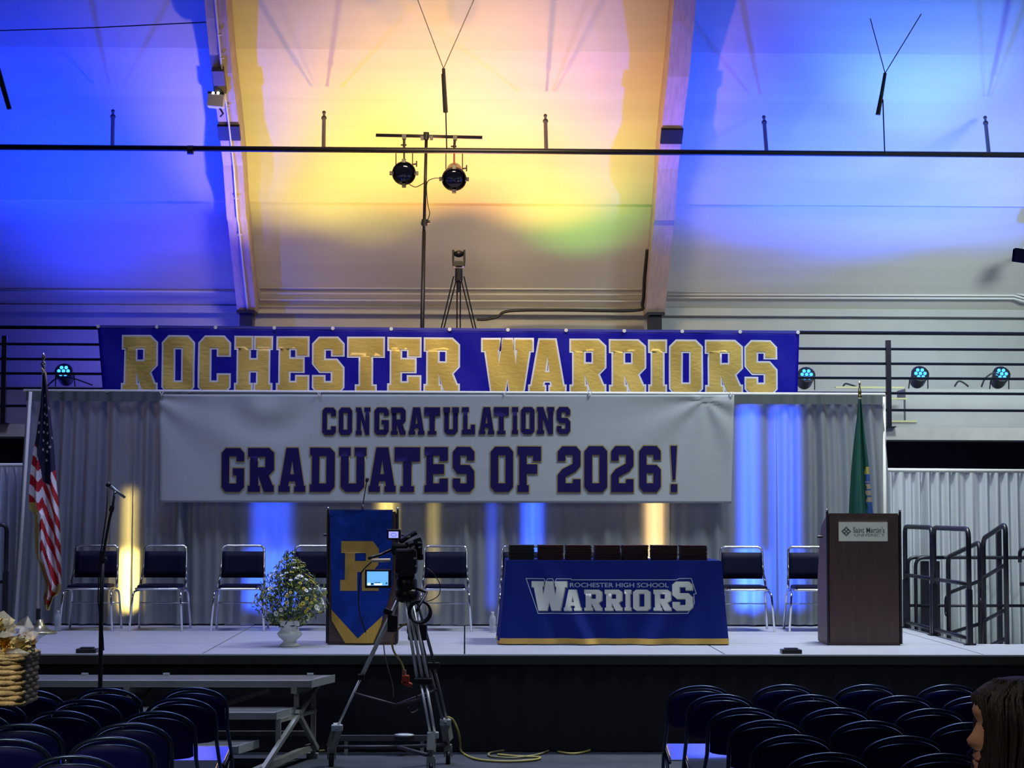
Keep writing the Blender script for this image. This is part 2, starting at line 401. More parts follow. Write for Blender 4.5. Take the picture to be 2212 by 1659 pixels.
# conduit up the left beam
pts = []
for (y, z) in INS[:11]: pts.append((-2.93-.02*((z-4)/4), y-.03, z-.02))
g = Group('beam_conduit', 'thin white conduit running up the left timber beam', 'conduit', pts[0])
g.part(MB().tube(pts, .013, 6), 'pipe', white_paint, True)
for py in (80, 130, 235, 330, 430, 510): 
    y, z, t = ins_at(py); g.part(MB().box((-2.935, y-.03, z-.02), (.055, .02, .02)), 'clip', white_paint)
y, z, t = ins_at(219)
p = at(467, 219, y-.12)
g = Group('beam_floodlight', 'small white box floodlight fixed to the left timber beam', 'lamp', p)
g.part(MB().box(p, (.2, .14, .155), Matrix.Rotation(.08, 3, 'Y')), 'housing', mat('lamp_white', (.75, .75, .85), .4), bevel=.012)
g.part(MB().box(p+Vector((0, -.0, .095)), (.19, .12, .03)), 'lid', black)
for sx_ in (-.03, .03): g.part(MB().ball(p+Vector((sx_, -.06, .09)), .018), 'bulb', mat('bulb_glow', (1, 1, 1), emit=(1, 1, 1), estr=3), True)
g.part(MB().tube([p+Vector((.03, .02, -.06)), p+Vector((.08, .05, -.14)), p+Vector((.04, .12, -.16))], .012, 6), 'bracket', black)
# small glass reflector plate on the beam side
# conduits along the foot of the roof
def conduit(pts, r, label, grp=None):
    o = MB().tube(pts, r, 6).build('wall_conduit', white_paint, None, True, origin=pts[0])
    return tag(o, label, 'conduit', grp)
for k, py in enumerate((630, 636.5, 643)):
    conduit([at(1442, py, 25.75), at(2190, py+2, 25.75), at(2212, py+8, 25.75), at(2300, py+9, 25.75)], .016, ('uppermost', 'middle', 'lowest')[k]+' of three white conduits at the roof foot right of the beams')
for k, py in enumerate((622, 634, 648)):
    conduit([at(562, py, 25.7), at(1386, py+3, 25.7)], .012, ('uppermost', 'middle', 'lowest')[k]+' of three thin conduits behind the tripod lamp')
for k, py in enumerate((627,)):
    conduit([at(-60, py, 25.7), at(510, py+4, 25.7)], .014, 'thin conduit at the roof foot left of the beams')
mb = MB().box((0, 25.97, prof[0][1]-.03), (32, .12, .1)); struct(mb, 'trim_5', wall_m, label='pale ledge where the roof meets the wall')
# ------------------------------------------------------------------ balcony rail
YR = 22.0
g = Group('balcony_rail', 'black balcony railing with six horizontal bars beside the blue banner', 'railing', (0, YR, SLAB))
xL, xR = -8.5, 9.0
for pyr, pyl, r in ((719.5, 707, .022), (754, 743, .016), (785.7, 775.5, .016), (817, 806.5, .016), (849.5, 839, .016), (886, 876.8, .016)):
    a, b = at(1919, pyr, YR), at(20, pyl, YR); sl = (a.z-b.z)/(a.x-b.x)
    g.part(MB().tube([(xL, YR, a.z+sl*(xL-a.x)), (xR, YR, a.z+sl*(xR-a.x))], r, 8), 'rail_bar', black_steel, True)
x1, x0 = at(1919, 800, YR).x, at(9, 800, YR).x
for x in (x0, x0+(x1-x0)/4, x0+(x1-x0)/2, x0+(x1-x0)*.75, x1, x1+(x1-x0)/4, x0-(x1-x0)/4):
    g.part(MB().box((x, YR, (SLAB+4.02)/2), (.055, .06, 4.02-SLAB)).box((x, YR, SLAB+.006), (.14, .14, .012)), 'rail_post', black_steel)
# ------------------------------------------------------------------ lighting pipe under the roof
YP = 22.2
g = Group('lighting_pipe', 'long black pipe running across all three roof bays', 'pipe', at(1106, 326, YP))
g.part(MB().tube([at(-80, 317, YP), at(1106, 326.5, YP), at(2300, 335.5, YP)], .034, 10), 'pipe', black, True)
g.part(MB().cyl(at(405, 324, YP), at(418, 324, YP), .055), 'coupling', black)
def roofY(py):
    for i in range(len(prof)-1):
        y0, y1 = prof[i][0], prof[i+1][0]
        for k in range(61):
            y = y0+(y1-y0)*k/60; z = prof[i][1]+(prof[i+1][1]-prof[i][1])*k/60
            if at(1106, py, y).z <= z: return y
    return 23
for (xa, ya, xb, yb) in ((243, 318, 244, 240), (699, 321, 700, 243), (1180, 326, 1178, 250), (1656, 329, 1650, 253), (2136, 333, 2128, 254)):
    yy = roofY(yb-14); a = at(xa, ya, YP); b = at(xb, yb-14, yy)
    e_ = at(xb, yb, YP+.86*(yy-YP)); c = a.lerp(e_, .84)
    g.part(MB().cyl(a, c, .024, n=8).cyl(c, e_, .016, n=8).ball(c, .034).ball(e_, .024), 'stand_off', black)
# turnbuckles and stay wires
def stay(pts_top, body, tail, label):
    a = at(*body[0], YP-.05)
    g = Group('cable_stay', label, 'cable', a)
    g.part(MB().cyl(at(*body[0], YP-.05), at(*body[1], YP-.05), .02, .026, n=8).tube([at(body[0][0]-3, body[0][1]+12, YP-.07), at(body[1][0]-4, body[1][1], YP-.07)], .011, 6), 'turnbuckle', black)
    for t in pts_top: g.part(MB().tube([at(*body[0], YP-.05), at(*t, YP+(.0 if t[1] > 0 else -.2))], .006, 5), 'wire', black)
    if tail: g.part(MB().tube([at(*tail[0], YP-.05), at(*tail[1], YP-.03)], .008, 5), 'wire', black)
stay([(880, -60), (1050, -60)], ((958, 148), (963, 243)), ((963, 240), (965, 322)), 'black turnbuckle hanging in the yellow lit bay')
stay([(1880, 40), (1990, 30)], ((1912, 158), (1897, 248)), ((1907, 215), (1911, 331)), 'black turnbuckle hanging in the right blue bay')
stay([(-20, 60)], ((-5, 140), (21, 236)), None, 'black turnbuckle at the far left edge of the left blue bay')
o = MB().tube([at(-60, 68, 22.0), at(200, 60, 22.0), at(445, 48, 21.7)], .007, 5).build('guy_wire', black, None, origin=at(200, 60, 22.0)); tag(o, 'thin dark wire crossing the left blue bay to the beam', 'wire')
# ------------------------------------------------------------------ uplights on the tier
led_m = mat('led_lens_blue', (.05, .2, 1), emit=(.04, .34, 1.0), estr=2.6)
def par(px, py, label, Y=24.25, vis=True):
    p = at(px, py, Y); p.z = 3.58+.17 if px > 1800 else 3.56+.17
    g = Group('led_par_light', label, 'stage light', (p.x, p.y, p.z-.17), 'blue led uplights along the balcony tier')
    d = Vector((0, -.72, .35)).normalized(); q = d.to_track_quat('Z', 'Y').to_matrix()
    g.part(MB().lathe([(.05, -.16), (.085, -.15), (.1, -.1), (.105, .06), (.115, .065), (.115, .09), (.1, .09)], p, 16, q), 'can', satin_black, True)
    mb = MB()
    for k in range(7):
        a = k*PI/3; r = 0 if k == 6 else .058
        mb.ball(p+q @ Vector((r*math.cos(a), r*math.sin(a), .095)), .023, 8, 5)
    g.part(mb, 'led_lens', led_m, True)
    mb = MB()
    for s in (-1, 1):
        mb.tube([p+Vector((s*.115, 0, 0)), p+Vector((s*.125, .04, -.15)), p+Vector((s*.05, .1, -.165)), p+Vector((0, .1, -.165))], .008, 6)
    g.part(mb, 'yoke', black)
    return p
par(140, 808, 'blue led par light behind the rail left of the blue banner')
par(1740, 812, 'blue led par light against the right end of the blue banner')
par(1985, 818, 'blue led par light just right of the rail post')
par(2160, 816, 'rightmost blue led par light on the balcony tier')
def cable(name, pts, r, M, label, cat='cable', grp=None):
    """smooth cable through points"""
    P = [Vector(p) for p in pts]; out = []
    for i in range(len(P)-1):
        p0, p1, p2, p3 = P[max(i-1, 0)], P[i], P[i+1], P[min(i+2, len(P)-1)]
        for k in range(6):
            t = k/6; out.append(.5*((2*p1)+(p2-p0)*t+(2*p0-5*p1+4*p2-p3)*t*t+(3*p1-p0-3*p2+p3)*t**3))
    out.append(P[-1])
    if label is None: return out
    o = MB().tube(out, r, 6).build(name, M, None, True, origin=P[0]); return tag(o, label, cat, grp)
def tierz(px, py, Y=24.0): p = at(px, py, Y); return p
cable('power_cable', [tierz(1820, 838), tierz(1826, 829), tierz(1840, 832), tierz(1855, 838)], .012, black, 'short black cable loop on the tier behind the green flag pole')
cable('power_cable', [tierz(2062, 835), tierz(2070, 824), tierz(2080, 826), tierz(2092, 835)], .012, black, 'short black cable loop on the tier between the two right uplights')
cable('power_cable', [tierz(2120, 836), tierz(2128, 818), tierz(2145, 806), tierz(2160, 810)], .012, black, 'black cable rising to the rightmost uplight')
cable('power_cable', [tierz(100, 836), tierz(118, 820), tierz(135, 815), tierz(160, 818), tierz(200, 832)], .01, black, 'black cable slung behind the left uplight')
# the coloured light thrown up onto the roof
def roofpt(px, py): return at(px, py, roofY(py))
def uplight(px, tgt, power, col, angle=70, Y=23.8, size=.06, blend=1, z=3.9):
    s = at(px, 800, Y); return light('uplight_beam', 'SPOT', (s.x, Y, z), roofpt(*tgt), power, col, size, angle=angle, blend=blend)
BL = (.0, .03, 1.0)
uplight(20, (60, 120), 860, BL, 100); uplight(330, (300, 120), 860, BL, 96); uplight(200, (200, 400), 260, BL, 100); uplight(60, (60, 430), 150, BL, 90)
uplight(420, (420, 440), 130, (0, 0, 1), 66)
uplight(640, (640, 230), 360, (1, .72, .10), 82); uplight(800, (790, 380), 120, (1, .8, .04), 60)
uplight(880, (860, 250), 170, (1, .50, .04), 66)
uplight(960, (930, 150), 560, (1, .44, .06), 80); uplight(1150, (1190, 200), 600, (1, .42, .09), 84)
uplight(1020, (1040, -180), 230, (.6, .42, 1), 70); uplight(1250, (1255, 415), 150, (.25, 1, .06), 62)
uplight(1740, (1640, 150), 1050, (.0, .05, 1), 104); uplight(1985, (1900, 200), 980, (.01, .07, 1), 110); uplight(2160, (2180, 160), 700, (.03, .10, 1), 110)
uplight(1850, (1700, 400), 150, (.02, .06, 1), 90); uplight(2050, (2000, -60), 600, (.22, .62, 1), 50)
for px_ in (140, 420):
    s_ = at(px_, 800, 23.7); light('wall_spill_fill', 'POINT', (s_.x, 24.9, 4.4), (0, 0, 0), 26, (.02, .04, 1), .1)  # added blue points standing in for LED spill on the left wall
# right end of the concourse wall is lit by the added right roof fill
# ------------------------------------------------------------------ stage
YF, YB = 16.1, 20.05
g = Group('stage', 'raised stage with pale deck panels and a black front skirt', 'stage', (0, YF, 0))
deck_m = mat('grey_stage_deck', (.40, .42, .48), .55, var=.06, vscale=4, bump=.05, bscale=60)
edge_m = mat('stage_edge_trim', (.02, .024, .02), .5)
nx = 6
xs = [-6.6+2.2*i for i in range(nx+1)]
ys = [YF, 17.38, 18.7, YB]
for j in range(3):
    for i in range(nx):
        xe = 4.62 if (i == nx-1 and j) else xs[i+1]
        g.part(MB().box(((xs[i]+xe)/2, (ys[j]+ys[j+1])/2, STG-.03), (xe-xs[i]-.012, ys[j+1]-ys[j]-.012, .06)), 'deck_panel', deck_m)
g.part(MB().box((0, YF-.012, STG-.05), (13.2, .02, .07)), 'edge_trim', edge_m)
g.part(MB().box((0, YF-.014, STG-.006), (13.2, .022, .012)), 'edge_strip', mat('pale_edge', (.6, .62, .62), .4))
skirt_m = mat('black_skirt', (.006, .007, .014), .85, bump=.2, bscale=200)
def skirt(u, v):
    x = -6.6+13.2*u; return (x, YF+.03+.010*math.sin(x*19)+.006*math.sin(x*43+1), .01+(STG-.07)*v)
g.part(MB().grid(skirt, 500, 3), 'front_skirt', skirt_m, True)
mb = MB()
for x in xs:
    for y in ys if x < 6 else ys[:2]: mb.box((min(max(x, -6.5), 6.5), min(max(y, YF+.15), YB-.1), (STG-.06)/2), (.05, .05, STG-.06))
g.part(mb, 'deck_leg', galv, kind='stuff')
for px, lab in ((186, 'small dark connector box on the stage edge left of the mic stand'), (1707, 'small dark connector box on the stage edge left of the brown lectern')):
    p = atz(px, 1411, STG); p.y = YF+.10
    o = MB().box((0, 0, .018), (.17, .12, .036)).box((.0, -.0, .042), (.11, .08, .012)).build('connector_box', satin_black, bevel=.004); o.location = (p.x, p.y, STG); tag(o, lab, 'box')
# ------------------------------------------------------------------ drapes
drape_m = mat('grey_sheer_drape', (.33, .37, .38), .9, trans=.45, var=.05, vscale=3, bump=.08, bscale=400)
side_m = mat('white_sheer_drape', (.74, .80, .82), .85, trans=.3)
header_m = mat('drape_header', (.10, .12, .13), .9)
YD = 19.9
rr = random.Random(3)
comp = [(rr.uniform(14, 60), rr.uniform(0, 6.3), rr.uniform(.3, 1)) for _ in range(12)]
def pleat(x, v, comp=comp, A=.018):
    t = 0
    for k, ph, a in comp: t += a*math.sin(k*x+ph+.7*math.sin(1.3*v+k))
    return A*t*(.55+.45*(1-v))
def mod(x):   # fuller folds at both ends, smoother behind the table
    return .45+.75*(1/(1+math.exp(-(abs(x-.3)-3.0)*3)))
xl, xr = at(58, 848, YD).x, at(1905, 850, YD).x
ztop = at(1000, 849, YD).z
g = Group('backdrop_drape', 'grey pipe-and-drape curtain along the back of the stage', 'curtain', ((xl+xr)/2, YD, STG))
npan = 8
for i in range(npan):
    a, b = xl+(xr-xl)*i/npan, xl+(xr-xl)*(i+1)/npan
    def fn(u, v, a=a, b=b, i=i):
        x = a+(b-a)*u; fl = (1-v)
        xx = x+(.03*fl*(u-.5))
        if i == 0: xx -= .10*fl*(1-u)
        if i == npan-1: xx += .07*math.sin(min(fl, .5)*PI)*u
        return (xx, YD+mod(x)*pleat(x, v)+.004*i % .008, STG+.02+(ztop-STG-.05)*v)
    g.part(MB().grid(fn, 110, 14), 'drape_panel', drape_m, True)
g.part(MB().grid(lambda u, v: (xl+(xr-xl)*u, YD-.03+.5*mod(xl+(xr-xl)*u)*pleat(xl+(xr-xl)*u, 1)-.02, ztop-.105+.10*v), 900, 1), 'header_pocket', header_m, True)
g.part(MB().tube([(xl-.03, YD-.02, ztop), (xr+.03, YD-.02, ztop)], .02, 8), 'top_pipe', white_paint, True)
g.part(MB().tube([at(66, 846, YD-.08), at(34, 1348, YD-.08)], .018, 8), 'upright', white_paint, True)
for px in (1906,): g.part(MB().tube([(xr+.03, YD+.05, STG), (xr+.03, YD+.05, ztop+.0)], .02, 8), 'upright', white_paint, True)
for px in (520, 985, 1440):
    x = at(px, 850, YD).x; g.part(MB().tube([(x, YD+.09, STG), (x, YD+.09, ztop)], .02, 8).box((x, YD+.12, STG+.004), (.3, .14, .008)), 'upright', white_paint, True)
comp2 = [(rr.uniform(30, 75), rr.uniform(0, 6.3), rr.uniform(.4, 1)) for _ in range(8)]
def side_drape(pxa, pxb, Ya, Yb, label, ptop):
    A = at(pxa, ptop, Ya); B = at(pxb, ptop, Yb); B.z = A.z
    g = Group('side_drape', label, 'curtain', (A.x, Ya, 0))
    L = B.x-A.x; n = 2
    for i in range(n):
        def fn(u, v, i=i):
            t = (i+u)/n; x = A.x+L*t
            return (x, Ya+(Yb-Ya)*t+2.3*pleat(x*1.0, v, comp2), .01+(A.z-.03)*v)
        g.part(MB().grid(fn, 170, 8), 'drape_panel', side_m, True)
    g.part(MB().tube([A, B], .022, 8), 'top_pipe', white_paint, True)
    for q in (A, B): g.part(MB().cyl((q.x, q.y+.09, 0), (q.x, q.y+.09, q.z), .022), 'upright', white_paint)
side_drape(1860, 2330, 20.25, 20.75, 'white gathered floor drape right of the stage backdrop', 1015)
side_drape(-140, 75, 20.45, 20.25, 'grey gathered floor drape left of the stage backdrop', 1005)
CUPL = {283: 'behind the yellow stripe left of the second chair', 590: 'behind the blue glow left of the flowers', 1148: 'behind the blue glow over the leftmost folder stack', 1412: 'behind the yellow glow over the sixth folder stack', 1640: 'behind the blue glow right of the table'}
# lamps behind the curtain, washing up through the cloth
def backlamp(px, col, power, tx=None, angle=40, zt=2.4, Y=19.985, z0=.98, sz=.03):
    x = at(px, 1300, Y).x; x2 = at(tx or px, 1300, Y).x
    o = light('curtain_lamp_beam', 'SPOT', (x, Y, z0), (x2, YD-.02, zt), power, col, sz, angle=angle, blend=.7)
    q = Vector((0, 0, 0))
    g = Group('curtain_uplight', 'small black uplight behind the curtain, '+CUPL[px], 'stage light', (x, Y, STG), 'uplights behind the curtain')
    g.part(MB().lathe([(.04, 0), (.055, .01), (.055, .11), (.05, .115)], (x, Y, STG), 12), 'can', satin_black, True)
YEL = (1, .66, .16); CB = (.03, .09, 1)
def column_fill(px, y0, y1, wpx, col, power, Y=20.06):
    """added upright strip light without a fixture, shaping a colour column on the cloth"""
    a_, b_ = at(px, y1, Y), at(px, y0, Y); w_ = wpx*Y/F; h_ = b_.z-a_.z
    return light('curtain_column_fill', 'AREA', (a_.x, Y, (a_.z+b_.z)/2), (a_.x, 0, (a_.z+b_.z)/2), power, col, w_, h_, spread=70)
for px_, w_, pl, pt, c_, hi in ((283, 30, 11, 3.2, YEL, 1060), (588, 108, 16, 11, CB, 1000), (835, 40, 0, 5, YEL, 1070), (935, 12, 0, .8, YEL, 1080), (1062, 16, 0, 1.2, CB, 1080), (1148, 46, 10, 10, CB, 1060), (1412, 46, 8, 7, (1, .58, .22), 1060),
                        (1614, 50, 18, 20, CB, 880), (1692, 84, 8, 20, CB, 880)):
    if pl: column_fill(px_, 1190, 1312, w_, c_, pl)
    column_fill(px_, hi, 1312, w_*.75, c_, pt)
for px_ in (283, 590, 1148, 1412, 1640): backlamp(px_, YEL if px_ in (283, 1412) else CB, 25, angle=50)
# ------------------------------------------------------------------ blue banner on the balcony rail
YB1 = 21.9
blue_b = mat('royal_blue_vinyl', (.006, .004, .42), .5, spec=.25, bump=.25, bscale=9, bdist=.02)
gold_b = mat('metallic_gold_print', (.82, .58, .13), .38, .2, bump=.25, bscale=14, bdist=.02, bstretch=(1, 1, 2))
white_b = mat('white_print', (.95, .95, 1.0), .5)
wf = lambda x, z: .012*math.sin(3.1*x+2*z)+.007*math.sin(7.3*x-5*z+1)+.006*math.sin(13*x+9*z)
tl, tr, bl, br = at(210, 703, YB1), at(1727, 716, YB1), at(224, 870, YB1), at(1722, 872, YB1)
g = Group('school_banner', 'long royal blue banner with gold ROCHESTER WARRIORS letters', 'banner', (0, YB1, bl.z))
def bf(u, v):
    p = (bl.lerp(br, u)).lerp(tl.lerp(tr, u), v); return (p.x, YB1+wf(p.x, p.z), p.z)
g.part(MB().grid(bf, 160, 18), 'cloth', blue_b, True, solid=.002)
def hem(u, v):
    p = (tl.lerp(tr, u)); return (p.x, YB1-.006+wf(p.x, p.z), p.z-.025+.03*v)
g.part(MB().grid(hem, 160, 1), 'hem', mat('banner_hem', (.06, .06, .5), .5), True)
for k in range(13):
    p = tl.lerp(tr, (k+.02)/12.05); g.part(MB().lathe([(.006, 0), (.02, .002), (.022, .008), (.006, .01)], (p.x, YB1-.012, p.z-.012), 8, Matrix.Rotation(PI/2, 3, 'X')), 'grommet', mat('grommet_white', (.95, .95, 1.0), .4))
def lettering(g, seq, ytop, ybot, Y, mats, grow, fn, inset, step=.06, off=.006, slope=None):
    m1, m2 = MB(), MB()
    for ch, a, b in seq:
        f = (a-seq[0][1])/(seq[-1][2]-seq[0][1])
        yt = ytop[0]+(ytop[1]-ytop[0])*f; yb = ybot[0]+(ybot[1]-ybot[0])*f
        p0 = at(a+inset, yb-inset, Y); p1 = at(b-inset, yt+inset, Y)
        glyph(m1, ch, p0.x, p0.z, p1.x, p1.z, Y-off, grow)
        glyph(m2, ch, p0.x, p0.z, p1.x, p1.z, Y-off*1.8, 0)
    for mb_, M, nm in ((m1, mats[0], 'letter_outline'), (m2, mats[1], 'lettering')):
        o = g.part(mb_, nm, M)
        oo = g.o
        conform(o, step, lambda x, z: fn(x+oo.x, z+oo.z))
S1 = [('R', 261, 342), ('O', 348, 422), ('C', 427, 500), ('H', 505, 590), ('E', 595.6, 669), ('S', 673, 745), ('T', 749, 832), ('E', 836, 911), ('R', 914.5, 994),
      ('W', 1038.6, 1153.5), ('A', 1140.7, 1224), ('R', 1229.6, 1310), ('R', 1315, 1396), ('I', 1400, 1441), ('O', 1445, 1518.5), ('R', 1522.6, 1604.5), ('S', 1607.7, 1679)]
lettering(g, S1, (723.5, 735.5), (852, 856), YB1, (white_b, gold_b), .021, wf, 4)
# ------------------------------------------------------------------ white congratulations banner
YB2 = 19.78
cloth_b = mat('white_banner_cloth', (.45, .49, .51), .85, spec=.2, trans=.12, bump=.12, bscale=7, bdist=.03)
navy_b = mat('navy_print', (.012, .008, .085), .8, spec=.15)
goldl = mat('gold_print_line', (.36, .28, .10), .7)
def wf2(x, z):
    d = 0
    for (ax, az, k, a) in ((-3.3, 3.2, 9, .010), (2.5, 3.2, 8, .010)):
        th = math.atan2(az-z, (x-ax) if ax < 0 else (ax-x)); r = math.hypot(x-ax, z-az)
        d += a*math.sin(k*th)*math.exp(-r/1.3)
    cx_, cz_ = -2.05, 3.25; r = math.hypot((x-cx_)*.9, z-cz_)
    d += .014*math.cos(r*15)*math.exp(-(r/.55)**2)
    return d+.006*math.sin(2.2*x+z)+.004*math.sin(5*x-3*z)
tl, tr, bl, br = at(345, 852, YB2), at(1586, 853, YB2), at(345, 1085, YB2), at(1580, 1087, YB2)
g = Group('graduation_banner', 'large white banner reading CONGRATULATIONS GRADUATES OF 2026!', 'banner', (0, YB2, bl.z))
def bf2(u, v):
    p = (bl.lerp(br, u)).lerp(tl.lerp(tr, u), v); return (p.x, YB2+wf2(p.x, p.z), p.z)
g.part(MB().grid(bf2, 180, 44), 'cloth', cloth_b, True, solid=.002)
S2 = [('C', 694.6, 727.8), ('O', 730, 762.7), ('N', 766.8, 802), ('G', 807, 841.8), ('R', 842.7, 878), ('A', 881, 919), ('T', 914.6, 952.5), ('U', 955.7, 993), ('L', 996, 1028),
      ('A', 1033, 1069.6), ('T', 1065, 1101), ('I', 1104, 1121), ('O', 1123.8, 1156.4), ('N', 1158, 1199), ('S', 1201, 1233.5)]
S3 = [('G', 476, 530.5), ('R', 533, 595), ('A', 599.7, 663), ('D', 667, 726), ('U', 729.4, 794), ('A', 794, 857.6), ('T', 849.7, 909.8), ('E', 914.6, 970), ('S', 975.6, 1027),
      ('O', 1057.6, 1110.8), ('F', 1115.5, 1171), ('2', 1202.5, 1256), ('0', 1260, 1313.7), ('2', 1318, 1370.7), ('6', 1378.8, 1429.5), ('!', 1446.6, 1464.8)]
lettering(g, S2, (879, 877.5), (941.4, 939), YB2, (goldl, navy_b), .008, wf2, 1.7)
lettering(g, S3, (966, 960.7), (1064.6, 1065), YB2, (goldl, navy_b), .011, wf2, 2.2)
mb = MB()
for px in (350, 690, 1090, 1275, 1580):
    p = at(px, 850, YB2); g.part(MB().tube([p+Vector((-.02, -.01, .015)), p+Vector((0, -.02, -.02)), p+Vector((.015, -.01, .02))], .006, 5), 'zip_tie', white_paint)
# ------------------------------------------------------------------ chrome chairs on the stage
def rounded(pts, r, n=5):
    """round the inner corners of a polyline"""
    P = [Vector(p) for p in pts]; out = [P[0]]
    for i in range(1, len(P)-1):
        a, b, c = P[i-1], P[i], P[i+1]
        d1, d2 = (a-b), (c-b); rr_ = min(r, d1.length*.49, d2.length*.49)
        p, q = b+d1.normalized()*rr_, b+d2.normalized()*rr_
        for k in range(n+1):
            t = k/n; out.append(p*(1-t)**2+b*2*t*(1-t)+q*t*t)
    out.append(P[-1]); return out
def stage_chair():
    t = thing('stage_chair', 'x', 'chair', (0, 0, 0))
    W = .222
    MB().tube(rounded([(-W-.012, .10, .42), (-W+.005, .20, .60), (-W+.01, .235, .838), (W-.01, .235, .838), (W-.005, .20, .60), (W+.012, .10, .42)], .05), .0125, 8).build('back_frame', chrome, t, True)
    def bp(u, v):
        return ((u-.5)*.425, .205+.03*v+.022*(1-(2*u-1)**2)-.012, .515+.265*v)
    MB().grid(bp, 8, 4).build('backrest', navy_vinyl, t, True, solid=.035)
    MB().box((0, -.01, .432), (.40, .40, .05)).build('seat', navy_vinyl, t, bevel=.018)
    MB().tube(rounded([(-.21, .17, .412), (-.215, -.225, .418), (.215, -.225, .418), (.21, .17, .412)], .05), .011, 8).build('seat_frame', chrome, t, True)
    for s in (-1, 1):
        MB().tube(rounded([(s*.262, -.235, .0), (s*.236, -.205, .385), (s*.222, .02, .40)], .06), .0115, 8).build('leg', chrome, t, True)
        MB().tube(rounded([(s*.262, .235, .0), (s*.236, .20, .385), (s*.222, .02, .395)], .06), .0115, 8).build('leg', chrome, t, True)
    MB().tube([(-.245, .20, .26), (.245, .20, .26)], .007, 6).build('stretcher', chrome, t, True)
    return t
SC = stage_chair()
first = True
for px, lab in ((197, 'chrome framed navy chair beside the striped flag, behind the microphone stand'),
                (347, 'chrome framed navy chair with a glowing yellow drape stripe at its left'),
                (519, 'chrome framed navy chair left of the flower arrangement'),
                (676, 'chrome framed navy chair half hidden behind flowers and blue draped lectern'),
                (962, 'chrome framed navy chair between the camera tripod and the blue table'),
                (1131, 'chrome framed navy chair mostly hidden behind the left end of the blue table'),
                (1300, 'chrome framed navy chair hidden behind the folder stacks at mid table'),
                (1609, 'chrome framed navy chair just right of the blue table'),
                (1755, 'chrome framed navy chair partly behind the brown lectern')):
    p = atz(px, 1357, STG)
    o = SC if first else copy_tree(SC)
    first = False
    o.location = (at(px, 1300, 19.25).x, 19.25, STG); o['label'] = lab; o['group'] = 'chrome chairs along the back of the stage'
    o.rotation_euler = (0, 0, random.uniform(-.05, .05))
# ------------------------------------------------------------------ lecterns
wood_m = mat('dark_mahogany_laminate', (.085, .045, .042), .42, var=.15, vscale=6, vstretch=(5, 5, .6))
wood_s = mat('dark_mahogany_side', (.10, .055, .075), .5, var=.15, vscale=6)
def lectern(pxl, pxr, ptop, pbot, Y, name_label, cat='lectern'):
    a, b = at(pxl, pbot, Y), at(pxr, ptop, Y); z0 = STG; z1 = b.z; w = b.x-a.x; cxm = (a.x+b.x)/2; d = .50
    g = Group('lectern', name_label, cat, (cxm, Y+d/2, STG))
    g.part(MB().box((cxm, Y+.012, (z0+z1)/2+.01), (w-.05, .024, z1-z0-.03)), 'front_panel', wood_m)
    for s in (-1, 1):
        x = cxm+s*(w/2-.02)
        poly = [(Y+.02, z0+.01), (Y+d, z0+.01), (Y+d, z0+.55), (Y+.38, z1-.28), (Y+.30, z1-.13), (Y+.02, z1-.02)]
        mb = MB(); mb.add([(x-.012, y, z) for y, z in poly]+[(x+.012, y, z) for y, z in poly],
                          [tuple(range(6)), tuple(range(11, 5, -1))]+[(i, (i+1) % 6, (i+1) % 6+6, i+6) for i in range(6)])
        g.part(mb, 'side_panel', wood_s)
        g.part(MB().box((cxm+s*(w/2-.008), Y+.006, (z0+z1)/2+.012), (.018, .03, z1-z0)), 'edge_rail', black)
        g.part(MB().ball((cxm+s*(w/2-.008), Y+.006, z1+.022), .013), 'finial', chrome, True)
        g.part(MB().cyl((cxm+s*(w/2+.0), Y+.2, z1-.22), (cxm+s*(w/2+.045), Y+.2, z1-.22), .012), 'side_knob', black)
    g.part(MB().box((cxm, Y+.22, z1-.10), (w-.06, .42, .022), Matrix.Rotation(-.32, 3, 'X')), 'reading_desk', wood_m)
    g.part(MB().box((cxm, Y+.26, z0+.5), (w-.06, .4, .02)), 'shelf', wood_m)
    g.part(MB().box((cxm, Y+d/2, z0+.012), (w-.03, d-.02, .022)), 'base', wood_m)
    return g, cxm, w, z1
YL = 17.18
g1, lx, lw, lz = lectern(704, 861, 1104, 1391, YL, 'dark wooden lectern under a blue and gold pennant behind the camera tripod')
g2, rx, rw, rz = lectern(1787, 1946, 1108, 1391, YL, 'plain dark brown lectern with a white sign on the right of the stage')
a, b = at(1812, 1169, YL-.012), at(1917, 1128, YL-.012)
sg = g2.part(MB().box(((a.x+b.x)/2, YL-.008, (a.z+b.z)/2), (b.x-a.x, .012, b.z-a.z)), 'sign_plate', mat('cream_sign', (.95, .95, .78), .6), label='cream sign plate with grey diamond emblem and lettering')
ink = mat('grey_green_ink', (.12, .15, .15), .6)
def up_local(o, parent): 
    return o
def sign_text(body, px0, py0, px1, py1, nm, M, Y, grp):
    p, q = at(px0, py1, Y), at(px1, py0, Y)
    o = font_text(body, p.x, p.z, q.x, q.z, Y, nm, M)
    for v in o.data.vertices: v.co -= grp.o
    o.parent = grp.e; return o
sign_text("Saint Martin's", 1843, 1139, 1911, 1151, 'lettering', ink, YL-.0155, g2)
sign_text("UNIVERSITY", 1846, 1153, 1911, 1159, 'lettering', mat('pale_ink', (.3, .31, .27), .6), YL-.0155, g2)
mb = MB(); c = at(1828, 1148, YL-.016)
def ring2d(mb, c, r0, r1, Y, n=4, a0=0):
    vs = [(c.x+r*math.cos(a0+2*PI*k/n), Y, c.z+r*math.sin(a0+2*PI*k/n)) for r in (r0, r1) for k in range(n)]
    mb.add(vs, [(k, (k+1) % n, n+(k+1) % n, n+k) for k in range(n)])
ring2d(mb, c, .030, .044, YL-.0165); ring2d(mb, c, .001, .012, YL-.0165)
